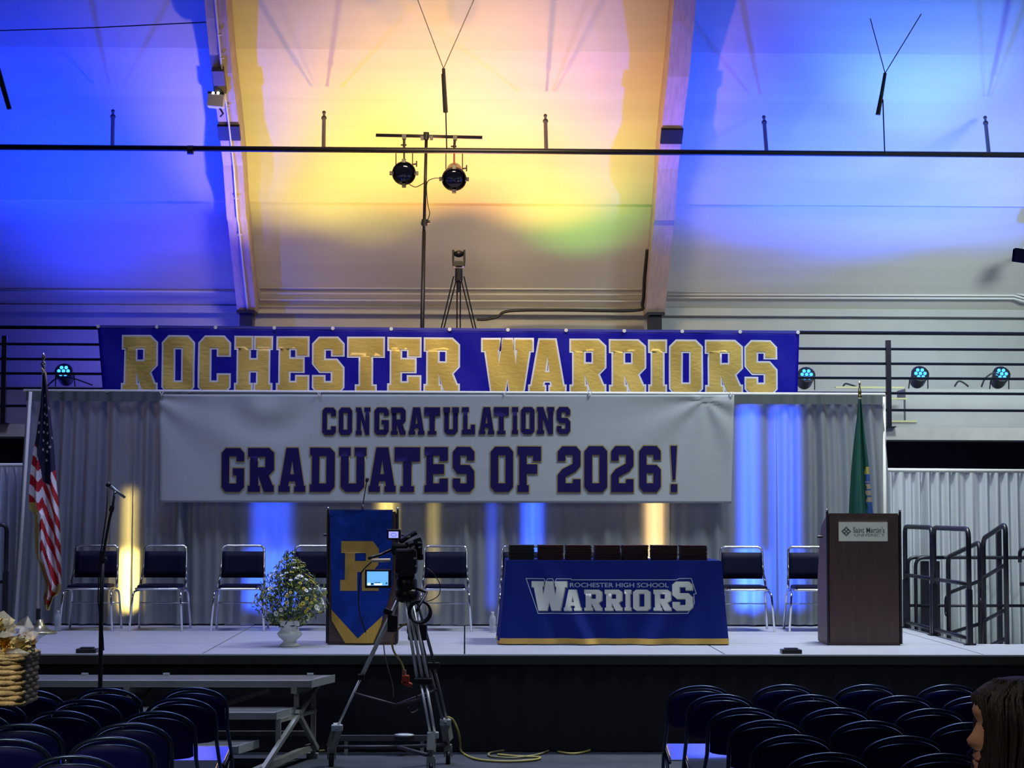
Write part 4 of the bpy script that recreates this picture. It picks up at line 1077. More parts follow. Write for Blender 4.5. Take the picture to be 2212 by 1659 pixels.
def lamp(px, py, rpx, tilt, label, extra):
    c = at(px, py, YS-.03); r = rpx*YS/F
    g = Group('stage_lamp', label, 'stage light', c, 'stage lamps on the T-stand')
    q = Vector((0, -1, -tilt)).normalized().to_track_quat('Z', 'Y').to_matrix()
    Lh = .30 if extra else .2
    g.part(MB().lathe([(r*.35, -Lh), (r*.62, -Lh+.02), (r*.75, -.05), (r*.97, .02), (r, .05), (r, .085), (r*.93, .09), (r*.93, .06)], c, 24, q), 'barrel', satin_black, True)
    g.part(MB().lathe([(r*.93, .06), (r*.6, .085), (r*.001, .097)], c, 20, q), 'lens', mat('dark_lens', (.004, .005, .02), .06, spec=.9, coat=1), True)
    for k in range(4):
        a_ = k*PI/2; d = q @ Vector((math.cos(a_), math.sin(a_), 0)); g.part(MB().box(c+d*r*1.03+q @ Vector((0, 0, .07)), (.05, .03, .05)), 'colour_frame_clip', satin_black, bevel=.004)
    cl_ = at(px+ (0 if not extra else 2), 294 if not extra else 296, YS)
    yk = at(px, 322 if not extra else 325, YS)
    w_ = 18*YS/F
    g.part(MB().tube(rounded([c+Vector((-w_, .0, .06)), Vector((c.x-w_, c.y, yk.z)), Vector((c.x+w_, c.y, yk.z)), c+Vector((w_, 0, .06))], .04), .007, 6), 'yoke', black, True)
    g.part(MB().cyl(cl_+Vector((0, 0, .01)), yk, .016).box(cl_+Vector((0, 0, -.01)), (.05, .06, .06)).cyl(yk+Vector((-.04, 0, .05)), yk+Vector((.03, 0, .05)), .01), 'hook_clamp', black)
    g.part(MB().cyl(yk, c+Vector((0, 0, r*.8)), .011), 'hanger_bolt', mat('red_safety_tie', (.35, .05, .04), .6) if extra else black)
    g.part(MB().cyl(c+Vector((w_, 0, r*.7)), c+Vector((w_+.05, 0, r*.75)), .010).cyl(c+Vector((w_+.05, 0, r*.5)), c+Vector((w_+.05, 0, r*1.0)), .008), 'locking_knob', black)
lamp(873, 373, 26, .30, 'left round black stage lamp on the T-stand', False)
lamp(981, 383, 27, .55, 'right round black stage lamp on the T-stand, lower and longer bodied', True)
cable('lamp_cable', [at(884, 398, YS-.05), at(898, 404, YS-.08), at(915, 396, YS-.05)], .006, black, 'short cable looping from the left stage lamp to the stand')
cable('lamp_cable', [at(951, 385, YS-.05), at(935, 386, YS-.06), at(922, 397, YS-.05), at(924, 440, YS-.06), at(928, 462, YS-.06), at(920, 485, YS-.05)], .006, black, 'cable from the right stage lamp running down the stand')
# follow spot tripod on the balcony
YQ2 = 22.85
top = at(991, 603, YQ2)
g = Group('tripod_light', 'small moving light on a black tripod behind the blue banner', 'tripod', (top.x, YQ2, SLAB))
c = at(991, 556, YQ2)
g.part(MB().box(c+Vector((0, 0, -.085)), (.15, .14, .07)), 'base_box', satin_black, bevel=.01)
g.part(MB().box(c+Vector((-.068, 0, .01)), (.025, .08, .16)).box(c+Vector((.068, 0, .01)), (.025, .08, .16)), 'yoke', satin_black, bevel=.008)
g.part(MB().ball(c+Vector((0, 0, .045)), .062, 14, 10, (1, 1, .75)), 'head', satin_black, True)
g.part(MB().cyl(top+Vector((0, 0, .13)), top+Vector((0, 0, -.02)), .045, .05).cyl(top+Vector((0, 0, 0)), top+Vector((0, 0, -.16)), .018), 'centre_column', satin_black)
for (dx, dy) in ((-1, -.35), (1, -.35), (0, .9)):
    t0 = top+Vector((dx*.05, dy*.04, .03)); f0 = Vector((top.x+dx*.50, YQ2+dy*.45, SLAB+.02))
    if dx: n_ = Vector((0, 1, 0))
    else: n_ = Vector((1, 0, 0))
    mb = MB(); k_ = t0.lerp(f0, .40)
    mb.tube([t0-n_*.02+Vector((dx*.012, 0, 0)), k_-n_*.02], .009, 6).tube([t0+n_*.02-Vector((dx*.03, 0, 0)), k_+n_*.02-Vector((dx*.03, 0, 0))], .009, 6).tube([k_, f0], .010, 6)
    g.part(mb, 'leg', black)
    g.part(MB().ball(k_+Vector((dx*.02, -.02, 0)), .022, 8, 6, (1.3, 1, 1)), 'leg_lock', mat('pale_knob', (.6, .55, .5), .5), True)
    g.part(MB().tube([k_, Vector((top.x, YQ2, k_.z-.02))], .008, 6), 'spreader_arm', black)
cable('power_cable', [at(1030, 690, 25.6), at(1050, 690, 25.6), at(1075, 684, 25.6), at(1100, 672, 25.6), at(1200, 670, 25.6), at(1370, 671, 25.6), at(1388, 655, 25.6), at(1392, 600, 25.4), at(1398, 540, 25.1)], .022, black, 'thick black cable along the roof foot to the right beam')
# floodlight at the right edge
c = at(2203, 552, 24.5)
g = Group('wall_floodlight', 'small black floodlight at the right picture edge', 'lamp', c)
g.part(MB().box(c, (.17, .12, .17), Matrix.Rotation(.12, 3, 'Y')), 'housing', mat('matt_black', (.003, .003, .005), 1.0, spec=0), bevel=.01)
g.part(MB().tube([c+Vector((.05, 0, .09)), c+Vector((.1, .1, .12)), c+Vector((.16, .3, .1)), c+Vector((.16, .75, .1))], .012, 6), 'bracket', white_paint)
# ------------------------------------------------------------------ metal bleacher in front of the stage
g = Group('bleacher', 'low aluminium bleacher with three plank tiers in front of the stage', 'bleacher', (at(400, 1620, 15.2).x, 15.2, 0))
th = .13
def plank(pfront, Yf, depth, xleft, nm):
    """plank whose right front corner shows at pfront"""
    p = at(*pfront, Yf); z = p.z
    dv = Vector((.30, 1, 0))*depth
    A = [Vector((xleft, Yf+.02, z)), p, p+dv, Vector((xleft, Yf+.02+depth, z))]
    t_ = .055
    mb = MB(); vs = [v for v in A]+[v-Vector((0, 0, t_)) for v in A]
    mb.add(vs, [(0, 1, 2, 3), (7, 6, 5, 4), (0, 4, 5, 1), (1, 5, 6, 2), (2, 6, 7, 3), (3, 7, 4, 0)])
    g.part(mb, nm, alu, bevel=.004)
    mb = MB()
    for k in range(1, 8):
        d_ = depth*k/8; mb.box(((xleft+p.x+.3*d_)/2, Yf+.02+d_, z+.001), (p.x-xleft-.03, .006, .003))
    g.part(mb, 'grip_rib', alu)
    g.part(MB().bar(p+Vector((.004, -.002, -.027)), p+dv+Vector((.004, 0, -.027)), .006, .062), 'end_cap', mat('pale_end_cap', (.55, .6, .58), .4, .5))
    return p, dv
p1, d1 = plank((672, 1470), 15.30, .50, -5.0, 'plank')
p2, d2 = plank((596, 1539), 14.95, .42, -5.0, 'plank')
p3, d3 = plank((514, 1612), 14.62, .38, -5.0, 'plank')
def sup(X, dx=0):
    m_ = MB()
    b_ = lambda y, z, y2, z2, w=.035, s_=0: m_.bar((X+s_+.30*(y-15.1), y, z), (X+s_+.30*(y2-15.1), y2, z2), w, w)
    b_(15.72, .03, 15.72, p1.z-.05, .04); b_(15.36, p2.z, 15.36, p1.z-.05, .04); b_(15.0, p3.z-.05, 15.0, p2.z-.05, .04)
    b_(14.5, .05, 15.72, .10, .05); b_(14.62, .05, 15.72, p1.z-.08, .035, .03); b_(15.72, .08, 15.3, p2.z-.03, .035, .03)
    b_(15.0, p2.z-.07, 15.75, p2.z-.07, .03); b_(15.3, p1.z-.08, 15.80, p1.z-.08, .05)
    g.part(m_, 'support_frame', galv)
    m2 = MB().box((X-.18, 14.5, .02), (.09, .09, .04)).box((X+.18, 15.74, .02), (.09, .09, .04))
    g.part(m2, 'foot_pad', galv)
for X in (-1.42, -2.75, -4.1): sup(X)
g.part(MB().bar((-1.25, 15.74, .20), (-4.4, 15.74, .20), .04).bar((-1.6, 15.74, p1.z-.12), (-2.6, 15.5, .25), .035).bar((-2.9, 15.5, p1.z-.1), (-3.9, 15.6, .25), .035), 'cross_brace', galv)
for px in (355, 668, 178):
    q = at(px, 1457, 15.6); g.part(MB().box((q.x, 15.7, p1.z+.012), (.05, .04, .024)), 'bolt_cap', mat('pale_end_cap', (.55, .6, .58), .4, .5))
# low rail of a second frame stored behind the tripod
g = Group('floor_channel', 'low grey metal channel lying along the foot of the stage', 'rail', (at(860, 1595, 15.95).x, 15.95, 0))
a_, b_ = at(735, 1594, 15.95), at(925, 1594, 15.95)
g.part(MB().bar(a_, b_, .05, .045), 'channel', mat('dim_grey', (.08, .08, .09), .5))
g.part(MB().ball(at(873, 1588, 15.9), .1, 12, 6, (.9, .5, .16)), 'cover', mat('pale_end_cap', (.55, .6, .58), .4, .5), True)
g.part(MB().bar((a_.x+.05, 15.95, 0), (a_.x+.05, 15.95, a_.z), .03).bar((b_.x-.05, 15.95, 0), (b_.x-.05, 15.95, a_.z), .03), 'leg', galv)
# ------------------------------------------------------------------ video camera on wheeled tripod
YC = 15.0
ap = at(880, 1300, YC)
g = Group('camera_tripod', 'silver two-stage camera tripod with wheeled dolly in front of the stage', 'tripod', (at(880, 1640, YC).x, YC, 0))
silver = mat('silver_tube', (.85, .86, .80), .42, .5)
legs = {'l': (at(866, 1283, YC+.05), at(728, 1572, YC+.15), at(716, 1640, YC+.25)), 'f': (at(880, 1285, YC-.05), at(935, 1588, YC-.25), at(931, 1648, YC-.3)), 'r': (at(893, 1285, YC+.05), at(962, 1560, YC+.35), at(968, 1622, YC+.4))}
for k, (t0, k1, cs) in legs.items():
    d = (k1-t0).normalized(); sd = Vector((1, 0, 0)) if k != 'l' else Vector((.35, .9, 0)).normalized()
    mid = t0.lerp(k1, .62 if k != 'r' else .55)
    off_ = {'l': (0,), 'f': (-.058, -.005, .035), 'r': (-.02, .03)}[k]
    mb = MB()
    for o_ in (-.042, .0, .042) if k == 'f' else ((-.03, .03) if k == 'r' else (-.016, .016)):
        mb.tube([t0+sd*o_*.6, mid+sd*o_], .0125, 8)
    lg = g.part(mb, 'leg', silver if k != 'r' else mat('grey_tube', (.20, .21, .21), .4, .5), True)
    mb = MB()
    for o_ in (-.02, .02) if k != 'l' else (0,):
        mb.tube([mid+sd*o_-d*.02, k1+sd*o_*.9], .0105, 8)
    g.part(mb, 'lower_leg', silver if k != 'r' else mat('grey_tube', (.20, .21, .21), .4, .5), True)
    g.part(MB().box(mid, (.14 if k != 'l' else .05, .06, .045)), 'leg_clamp', black, bevel=.006)
    g.part(MB().bar(k1-d*.02, cs+Vector((0, 0, .09)), .06, .07), 'dolly_arm', galv)
    g.part(MB().box(k1, (.09, .07, .05)), 'foot_clamp', mat('pale_end_cap', (.55, .6, .58), .4, .5), bevel=.008)
    cw = Vector((cs.x, cs.y, .055))
    g.part(MB().tube([cw+Vector((-.018, 0, 0)), cw+Vector((.018, 0, 0))], .055, 14), 'wheel', black, True)
    g.part(MB().box(cw+Vector((0, .01, .07)), (.06, .07, .05)).box(cw+Vector((-.03, .01, .04)), (.008, .05, .08)).box(cw+Vector((.03, .01, .04)), (.008, .05, .08)).cyl(cw+Vector((0, 0, .06)), cw+Vector((0, 0, .16)), .016), 'caster', galv)
cc = Vector(((legs['l'][1].x+legs['f'][1].x)/2+.08, YC+.1, at(880, 1525, YC).z))
for k in legs:
    g.part(MB().tube([legs[k][0].lerp(legs[k][1], .74), cc], .010, 6), 'spreader_arm', mat('dim_grey', (.08, .08, .09), .5), True)
for k in legs:
    g.part(MB().tube([Vector((legs[k][2].x, legs[k][2].y, .15)), Vector((cc.x+.02, YC+.1, .17))], .016, 6), 'dolly_strut', mat('dim_grey', (.08, .08, .09), .5), True)
g.part(MB().lathe([(.05, -.05), (.09, -.03), (.10, .0), (.09, .04), (.075, .06)], at(880, 1288, YC), 18), 'bowl', satin_black, True)
g.part(MB().box(at(848, 1347, YC+.02), (.08, .06, .13)).box(at(838, 1322, YC), (.07, .05, .045), Matrix.Rotation(.4, 3, 'Y')), 'leg_lock', satin_black, bevel=.008)
g.part(MB().box(at(902, 1365, YC), (.15, .1, .13)), 'mid_spreader_hub', satin_black, bevel=.015)
g.part(MB().box(at(893, 1355, YC+.02), (.1, .06, .10)), 'tie_strap', satin_black, bevel=.01)
# fluid head and camera
h0 = at(878, 1262, YC)
g.part(MB().lathe([(.07, -.07), (.085, -.04), (.085, .03), (.06, .07)], h0, 18).box(h0+Vector((0, 0, .10)), (.13, .14, .09)), 'fluid_head', satin_black, True)
g.part(MB().tube([h0+Vector((.04, 0, -.02)), h0+Vector((.16, -.1, -.06)), at(900, 1320, YC-.3)], .011, 8), 'pan_handle', satin_black, True)
cm = at(878, 1212, YC)
g = Group('video_camera', 'black video camera with lit monitor on the silver tripod', 'video camera', cm)
g.part(MB().box(cm, (.17, .34, .20)), 'body', satin_black, bevel=.02)
g.part(MB().box(cm+Vector((-.055, -.04, .09)), (.12, .16, .10)), 'side_grip', satin_black, bevel=.02)
g.part(MB().cyl(cm+Vector((0, .17, .03)), cm+Vector((0, .36, .03)), .06, .07, 16), 'lens', satin_black)
g.part(MB().tube([at(863, 1172, YC), at(880, 1160, YC), at(900, 1149, YC)], [.022, .02, .022], 8).box(at(893, 1172, YC), (.14, .20, .045), Matrix.Rotation(-.35, 3, 'Y')), 'top_handle', satin_black, bevel=.004)
g.part(MB().box(at(899, 1185, YC-.03), (.10, .10, .09)).box(at(908, 1203, YC-.02), (.05, .08, .05)), 'battery', satin_black, bevel=.01)
for (px, py, s_) in ((902, 1147, .022), (887, 1171, .03), (892, 1182, .022), (906, 1172, .018), (907, 1182, .016), (883, 1159, .018), (897, 1206, .02), (900, 1223, .018)):
    g.part(MB().box(at(px, py, YC-.17), (s_*1.4, .02, s_*.7), Matrix.Rotation(random.uniform(-.6, .2), 3, 'Y')), 'metal_fitting', mat('fitting_metal', (.5, .48, .46), .35, .6))
g.part(MB().tube([at(850, 1186, YC), at(822, 1198, YC-.15), at(797, 1206, YC-.25)], .012, 8), 'monitor_arm', satin_black, True)
m0 = at(817, 1250, YC-.22)
mon = g.part(MB().box(m0, (.205, .03, .145)), 'monitor', satin_black, bevel=.008)
scr = mat('screen_glow', (.2, .5, .9), emit=(.16, .50, 1.0), estr=.9)
g.part(MB().box(m0+Vector((-.004, -.016, .002)), (.165, .004, .108)), 'monitor_screen', scr, parent=None)
g.part(MB().box(m0+Vector((-.07, -.019, -.042)), (.022, .003, .018)).box(m0+Vector((.0, -.019, -.043)), (.06, .003, .014)), 'screen_icon', mat('screen_white', (1, 1, 1), emit=(.8, .95, 1), estr=1.2))
g.part(MB().box(m0+Vector((-.005, -.019, -.030)), (.045, .003, .005)).box(m0+Vector((-.045, -.019, -.040)), (.02, .003, .012)).box(m0+Vector((.065, -.019, -.034)), (.012, .003, .01)), 'screen_mark', mat('screen_dark', (.03, .12, .3), .4))
g.part(MB().tube([at(803, 1211, YC-.3), at(843, 1210, YC-.3)], .014, 8), 'paper_tag', mat('pale_tag', (.8, .62, .42), .5), True, label='pale peach paper tag above the lit monitor')  # white-beige paper tag, gives no light
v0 = at(851, 1155, YC-.05)
g.part(MB().box(v0, (.11, .08, .085)), 'viewfinder', satin_black, bevel=.008)
g.part(MB().box(v0+Vector((-.002, -.042, .0)), (.075, .004, .05)), 'viewfinder_screen', mat('violet_glow', (.5, .5, 1), emit=(.36, .38, 1), estr=1))
mb = MB(); 
for k in range(10):
    a_ = 2*PI*k/10; b_ = 2*PI*(k+1)/10
    mb.bar(v0+Vector((.022*math.cos(a_), -.046, .012*math.sin(a_))), v0+Vector((.022*math.cos(b_), -.046, .012*math.sin(b_))), .004, .004)
g.part(mb, 'viewfinder_mark', mat('violet_dark', (.1, .1, .6), emit=(.1, .1, .7), estr=.6))
# coiled cable and loops hanging from the tripod
C1 = at(907, 1322, YC-.12)
pts = []
for k in range(150):
    t_ = k/150*2*PI*5; r_ = .083+.008*math.sin(t_*.37); pts.append(C1+Vector((r_*math.cos(t_), .02*math.sin(t_*.21), r_*1.0*math.sin(t_)+.006*math.sin(t_*.6))))
o = MB().tube(pts, .0075, 6).build('cable_coil', black, None, True, origin=C1); tag(o, 'coil of black cable hanging on the silver tripod', 'cable')
cable('loose_cable', [at(921, 1227, YC), at(935, 1238, YC), at(950, 1262, YC), at(948, 1285, YC), at(930, 1297, YC), at(915, 1299, YC)], .004, black, 'thin black cable arcing right of the video camera')
cable('loose_cable', [at(805, 1212, YC-.25), at(782, 1235, YC-.22), at(776, 1262, YC-.2), at(776, 1320, YC-.1), at(790, 1366, YC)], .005, black, 'thin black cable hanging left of the lit monitor')
yellow = mat('yellow_cable', (.50, .42, .12), .5); orange = mat('orange_plug', (.55, .07, .02), .45)
cable('yellow_cable', [at(893, 1345, YC), at(868, 1352, YC), at(848, 1376, YC), at(850, 1405, YC), at(866, 1430, YC), at(873, 1450, YC)], .009, yellow, 'yellow cable looping down to the orange plug')
c = at(876, 1468, YC)
g = Group('cable_plug', 'orange multi-way plug hanging under the tripod head', 'plug', c)
g.part(MB().box(c, (.06, .05, .07)).box(c+Vector((.01, 0, -.03)), (.09, .05, .035), Matrix.Rotation(.4, 3, 'Y')), 'body', orange, bevel=.01)
g.part(MB().cyl(c+Vector((-.01, 0, .03)), c+Vector((-.012, 0, .075)), .017), 'collar', mat('pink_collar', (.5, .18, .16), .5))
cable('loose_cable', [at(880, 1478, YC), at(893, 1490, YC), at(902, 1508, YC+.03), at(905, 1530, YC+.05), at(888, 1540, YC), at(880, 1528, YC)], .006, black, 'short black cable below the orange plug')
cable('loose_cable', [at(828, 1385, YC), at(832, 1420, YC), at(840, 1450, YC), at(848, 1480, YC), at(850, 1505, YC)], .005, mat('grey_cable', (.16, .15, .15), .5), 'thin grey cable dangling inside the tripod legs')
# yellow cable lying on the floor
def fl(px, py, z=.012): return atz(px, py, z)
cable('floor_cable', [fl(963, 1548, .35), fl(978, 1555, .30), fl(990, 1580, .2), fl(994, 1604, .09), fl(998, 1625), fl(1030, 1640), fl(1090, 1645), fl(1150, 1642), fl(1166, 1636), fl(1120, 1634), fl(1075, 1630)], .010, yellow, 'yellow cable running from the tripod wheel across the floor')
cable('floor_cable', [fl(690, 1622), fl(760, 1617), fl(850, 1620), fl(960, 1619), fl(1060, 1617), fl(1160, 1612), fl(1240, 1614), fl(1275, 1620), fl(1240, 1628), fl(1205, 1624)], .010, yellow, 'long yellow cable along the foot of the stage')
cable('floor_cable', [fl(1190, 1620), fl(1150, 1611), fl(1110, 1618), fl(1060, 1626), fl(1062, 1634), fl(1110, 1637), fl(1160, 1630), fl(1185, 1622)], .009, mat('olive_cable', (.30, .28, .13), .5), 'looped olive cable coil on the floor before the table')
# ------------------------------------------------------------------ audience folding chairs
fnavy = mat('chair_back_navy', (.004, .006, .10), .6, spec=.2, bump=.08, bscale=150)
ftube = mat('chair_tube_navy', (.03, .05, .10), .28, .75)
seatm = mat('glossy_seat_pan', (.55, .6, .75), .10, .9)
def folding_chair():
    t = thing('folding_chair', 'x', 'chair', (0, 0, 0))
    W = .224; H = .84
    def arch(w, zt, zs, n=18, y=lambda z: -.24+.0*z, p=2.6):
        out = []
        for k in range(n+1):
            a_ = PI*k/n; c_, s_ = math.cos(a_), math.sin(a_)
            x = -w*math.copysign(abs(c_)**(2/p), c_); z = zs+(zt-zs)*abs(s_)**(2/p)
            out.append(Vector((x, y(z), z)))
        return out
    yb = lambda z: -.22+(.84-z)*.28
    A = arch(W, H-.012, .70, y=yb, p=2.1)
    pts = [Vector((-W+.0, .22, .0)), Vector((-W, .10, .33)), Vector((-W, yb(.55), .55))]+A+[Vector((W, yb(.55), .55)), Vector((W, .10, .33)), Vector((W, .22, 0))]
    MB().tube(pts, .0125, 8).build('back_frame', ftube, t, True)
    # back panel: same arch a little lower
    def panel(u, v):
        x = (u-.5)*2*(W-.014); zt_ = .70+(H-.045-.70)*math.sqrt(max(0, 1-abs(2*u-1)**2.1)); zb_ = .565-.02*math.sqrt(max(0, 1-(2*u-1)**2))
        z = zb_+(zt_-zb_)*v
        return (x, yb(z)-.005-.035*(1-(2*u-1)**2), z)
    MB().grid(panel, 20, 6).build('backrest', fnavy, t, True, solid=.014)
    e = [Vector(panel(k/20, 1)) for k in range(21)]
    MB().tube(e, .0075, 6).build('back_trim', ftube, t, True)
    R = Matrix.Rotation(math.radians(11), 3, 'X')
    MB().box((0, .04, .352), (.40, .36, .012), R).build('seat', seatm, t, bevel=.01)
    MB().tube(rounded([Vector((-.205, .04, .34))+R @ Vector((0, -.19, 0)), Vector((-.205, .04, .34))+R @ Vector((0, .19, 0)), Vector((.205, .04, .34))+R @ Vector((0, .19, 0)), Vector((.205, .04, .34))+R @ Vector((0, -.19, 0))], .04), .010, 6).build('seat_frame', black, t, True)
    for s in (-1, 1):
        MB().tube([(s*.205, .14, .36), (s*.207, .0, .26), (s*.215, -.24, .0)], .0115, 8).build('rear_leg', black_steel, t, True)
    MB().tube([(-.21, -.14, .11), (.21, -.14, .11)], .008, 6).build('stretcher', black_steel, t, True)
    return t
FC = folding_chair(); used = False
Rr = [[(1514, 1480), (1694, 1478), (1873.6, 1478), (2050, 1478), (2230, 1478)], [(1561.5, 1499), (1752, 1500), (1950, 1502), (2112, 1503)], [(1609, 1528), (1811, 1528), (2013, 1530), (2200, 1531)],
      [(1660.6, 1554), (1881, 1556), (2095, 1560)], [(1716, 1586.5), (1954, 1589), (2185, 1591)], [(1793, 1625), (2041, 1627)]]
Ll = [[(418, 1484), (230, 1486), (65, 1490)], [(389, 1507), (181, 1510), (-26, 1513)], [(339, 1535), (133, 1534), (-60, 1537)], [(282, 1560), (45, 1562)], [(240, 1590), (14, 1594)], [(158, 1630), (-95, 1634)]]
rown = ['row nearest the stage', 'second row from the stage', 'third row from the stage', 'fourth row from the stage', 'fifth row from the stage', 'row nearest the picture bottom']
for blk, rows in (('right', Rr), ('left', Ll)):
    for ri, row in enumerate(rows):
        for ci, (px, py) in enumerate(row):
            q = atz(px, py, .84)
            o = copy_tree(FC) if used else FC; used = True
            o.location = (q.x, q.y+.22, 0); o.rotation_euler = (0, 0, random.uniform(-.03, .03))
            pos = ['aisle end seat', 'second seat from the aisle', 'third seat from the aisle', 'fourth seat from the aisle', 'fifth seat from the aisle'][ci]
            o['label'] = 'navy folding chair, %s block, %s, %s' % (blk, rown[ri], pos)
            o['group'] = 'navy folding chairs of the %s block' % blk
# ------------------------------------------------------------------ basket of flowers at the left edge
YBk = 8.5
bc = at(-28, 1470, YBk); zb0 = at(0, 1519, YBk).z; zt0 = at(0, 1420, YBk).z
wick = mat('wicker', (.50, .38, .20), .7, var=.25, vscale=30, bump=.4, bscale=90)
g = Group('flower_basket', 'square wicker basket of wrapped yellow flowers at the left picture edge', 'basket', (bc.x, YBk, zb0))
def rr_loop(hw, hd, r, z, n=6, wav=0, ph=0):
    out = []
    for (sx, sy, a0) in ((1, 1, 0), (-1, 1, PI/2), (-1, -1, PI), (1, -1, 1.5*PI)):
        for k in range(n+1):
            a_ = a0+PI/2*k/n; out.append(Vector((bc.x+sx*(hw-r)+r*math.cos(a_), YBk+sy*(hd-r)+r*math.sin(a_), z)))
    # densify
    P = []
    for i in range(len(out)):
        a, b = out[i], out[(i+1) % len(out)]; m_ = max(1, int((b-a).length/.02))
        for k in range(m_): P.append(a.lerp(b, k/m_))
    c = Vector((bc.x, YBk, z)); res = []
    for i, p in enumerate(P):
        d = (p-c); d.z = 0; d.normalize(); res.append(p+d*wav*math.sin(i*1.05+ph))
    return res
rows_ = 9; H_ = zt0-zb0
for k in range(rows_):
    z = zb0+.012+H_*k/rows_; f = k/rows_
    g.part(MB().tube(rr_loop(.187+.002*f, .15+.004*f, .04, z, wav=.004, ph=PI*k), .0125+.001*random.random(), 6, closed=True), 'wicker_strand', wick, True)
for k in (0, 1): g.part(MB().tube(rr_loop(.195, .16, .04, zt0+.004+.012*k, wav=.003, ph=k*2), .011, 6, closed=True), 'rim_strand', wick, True)
g.part(MB().box((bc.x, YBk, zb0+.006), (.35, .28, .012)), 'bottom', wick)
g.part(MB().box((bc.x, YBk, zb0+H_*.5), (.355, .285, H_*.92)), 'lining', mat('wicker_dark', (.16, .11, .05), .8))
g.part(MB().cyl((bc.x, YBk, 0.02), (bc.x, YBk, zb0), .035).lathe([(.2, 0), (.2, .015), (.05, .03)], (bc.x, YBk, 0), 16), 'stand', mat('dark_wood_stand', (.05, .03, .02), .5))
cel = mat('cellophane', (.85, .9, 1.0), .2, alpha=.4, bump=.6, bscale=18)
yfl = mat('yellow_bloom', (.75, .42, .04), .6, var=.3, vscale=30); pfl = mat('pale_yellow_bloom', (.72, .60, .28), .6, var=.15, vscale=25)
rr = random.Random(5)
fps = [(2, 1372, 22, 0), (14, 1385, 16, 0), (22, 1405, 14, 0), (45, 1390, 22, 1), (60, 1385, 18, 0), (52, 1402, 18, 1), (-15, 1388, 24, 0), (-40, 1380, 24, 1), (10, 1352, 24, 1), (-25, 1350, 24, 1), (30, 1395, 10, 0), (-60, 1395, 20, 0), (62, 1398, 14, 1)]
for (px, py, rp, kk) in fps:
    c = at(px, py, YBk-rr.uniform(-.05, .1)); r = rp*YBk/F; mb = MB()
    for ring_ in range(4):
        n = 5+2*ring_
        for k in range(n):
            a_ = 2*PI*k/n+ring_; el = .2+ring_*.35; d = Vector((math.cos(a_)*math.sin(el), -math.cos(el), math.sin(a_)*math.sin(el))); s_ = d.orthogonal().normalized(); t_ = d.cross(s_)
            q = c+d*r*.8; w_ = r*.38; mb.add([q-s_*w_, q+t_*w_*.9-d*.01, q+s_*w_, q-t_*w_*.9+d*.012], [(0, 1, 2, 3)])
    mb.ball(c, r*.7, 8, 6)
    g.part(mb, 'flower_head', pfl if kk else yfl, True)
def sheet(poly, dy, nm='cellophane_wrap'):
    mb = MB(); n = len(poly); c = [sum(p[i] for p in poly)/n for i in (0, 1)]
    V = [at(*c, YBk-dy)]+[at(px, py, YBk-dy+rr.uniform(-.05, .05)) for px, py in poly]
    mb.add(V, [(0, 1+i, 1+(i+1) % n) for i in range(n)])
    o = g.part(mb, nm, cel); sm = o.modifiers.new('s', 'SUBSURF'); sm.subdivision_type = 'SIMPLE'; sm.levels = sm.render_levels = 2; o.data.polygons.foreach_set('use_smooth', [True]*len(o.data.polygons))
    return o
sheet([(-60, 1345), (-20, 1330), (8, 1319), (30, 1338), (36, 1372), (10, 1378), (-40, 1372)], .12)
sheet([(30, 1352), (46, 1338), (60, 1330), (74, 1356), (70, 1372), (40, 1374)], .06)
sheet([(34, 1378), (72, 1362), (84, 1366), (112, 1364), (88, 1378), (70, 1400), (60, 1418), (30, 1420)], .10)
sheet([(-60, 1420), (-30, 1395), (10, 1400), (40, 1400), (66, 1412), (60, 1424), (-60, 1426)], .17)
# ------------------------------------------------------------------ woman at the right edge, seen from behind her left
YPn = 4.7
hc = at(2188, 1578, YPn)
skin_m = mat('skin', (.40, .22, .15), .6, bump=.03, bscale=80); shirt_m = mat('grey_purple_top', (.05, .045, .06), .85); jean_m = mat('dark_trousers', (.02, .022, .035), .85)
hair_m = mat('dark_brown_hair', (.018, .014, .013), .55, bump=.5, bscale=30, bstretch=(3, 3, .25), spec=.3)
lip_m = mat('lip', (.32, .12, .10), .55)
g = Group('person', 'person with long dark hair at the right edge, turned left in profile, dark top', 'person', (hc.x+.02, YPn, 0))
mb = MB()
# head loft: z offset from head centre, front reach (-x), back reach, half width
HL = [(-.120, .070, .03, .028), (-.114, .092, .045, .040), (-.102, .100, .06, .050), (-.088, .096, .068, .056), (-.076, .100, .07, .060), (-.069, .095, .072, .061), (-.062, .101, .074, .062), (-.048, .091, .08, .065),
      (-.036, .093, .085, .067), (-.022, .092, .09, .069), (-.006, .090, .094, .071), (.010, .089, .097, .072), (.022, .086, .10, .073), (.040, .097, .10, .073), (.052, .099, .098, .072), (.072, .090, .092, .068), (.092, .070, .078, .057), (.108, .040, .052, .038), (.115, .008, .02, .010)]
nR = 28; vs = []; fs = []
for (z, f, b, w_) in HL:
    for j in range(nR):
        a_ = 2*PI*j/nR; c_, s_ = math.cos(a_), math.sin(a_)
        x = (-f if c_ > 0 else b)*abs(c_)**.9*(1)
        if c_ < 0: x = b*abs(c_)**.9
        y = w_*s_
        if abs(s_) < .32 and c_ > 0:   # nose and brow ridge
            nz = interp([(-.045, .001), (-.037, .018), (-.027, .027), (-.010, .015), (.010, .004), (.026, 0)], z) if -.05 < z < .03 else 0
            x -= nz*(1-(abs(s_)/.32)**1.5)
        vs.append(hc+Vector((x, y, z)))
for i in range(len(HL)-1):
    for j in range(nR): fs.append((i*nR+j, i*nR+(j+1) % nR, (i+1)*nR+(j+1) % nR, (i+1)*nR+j))
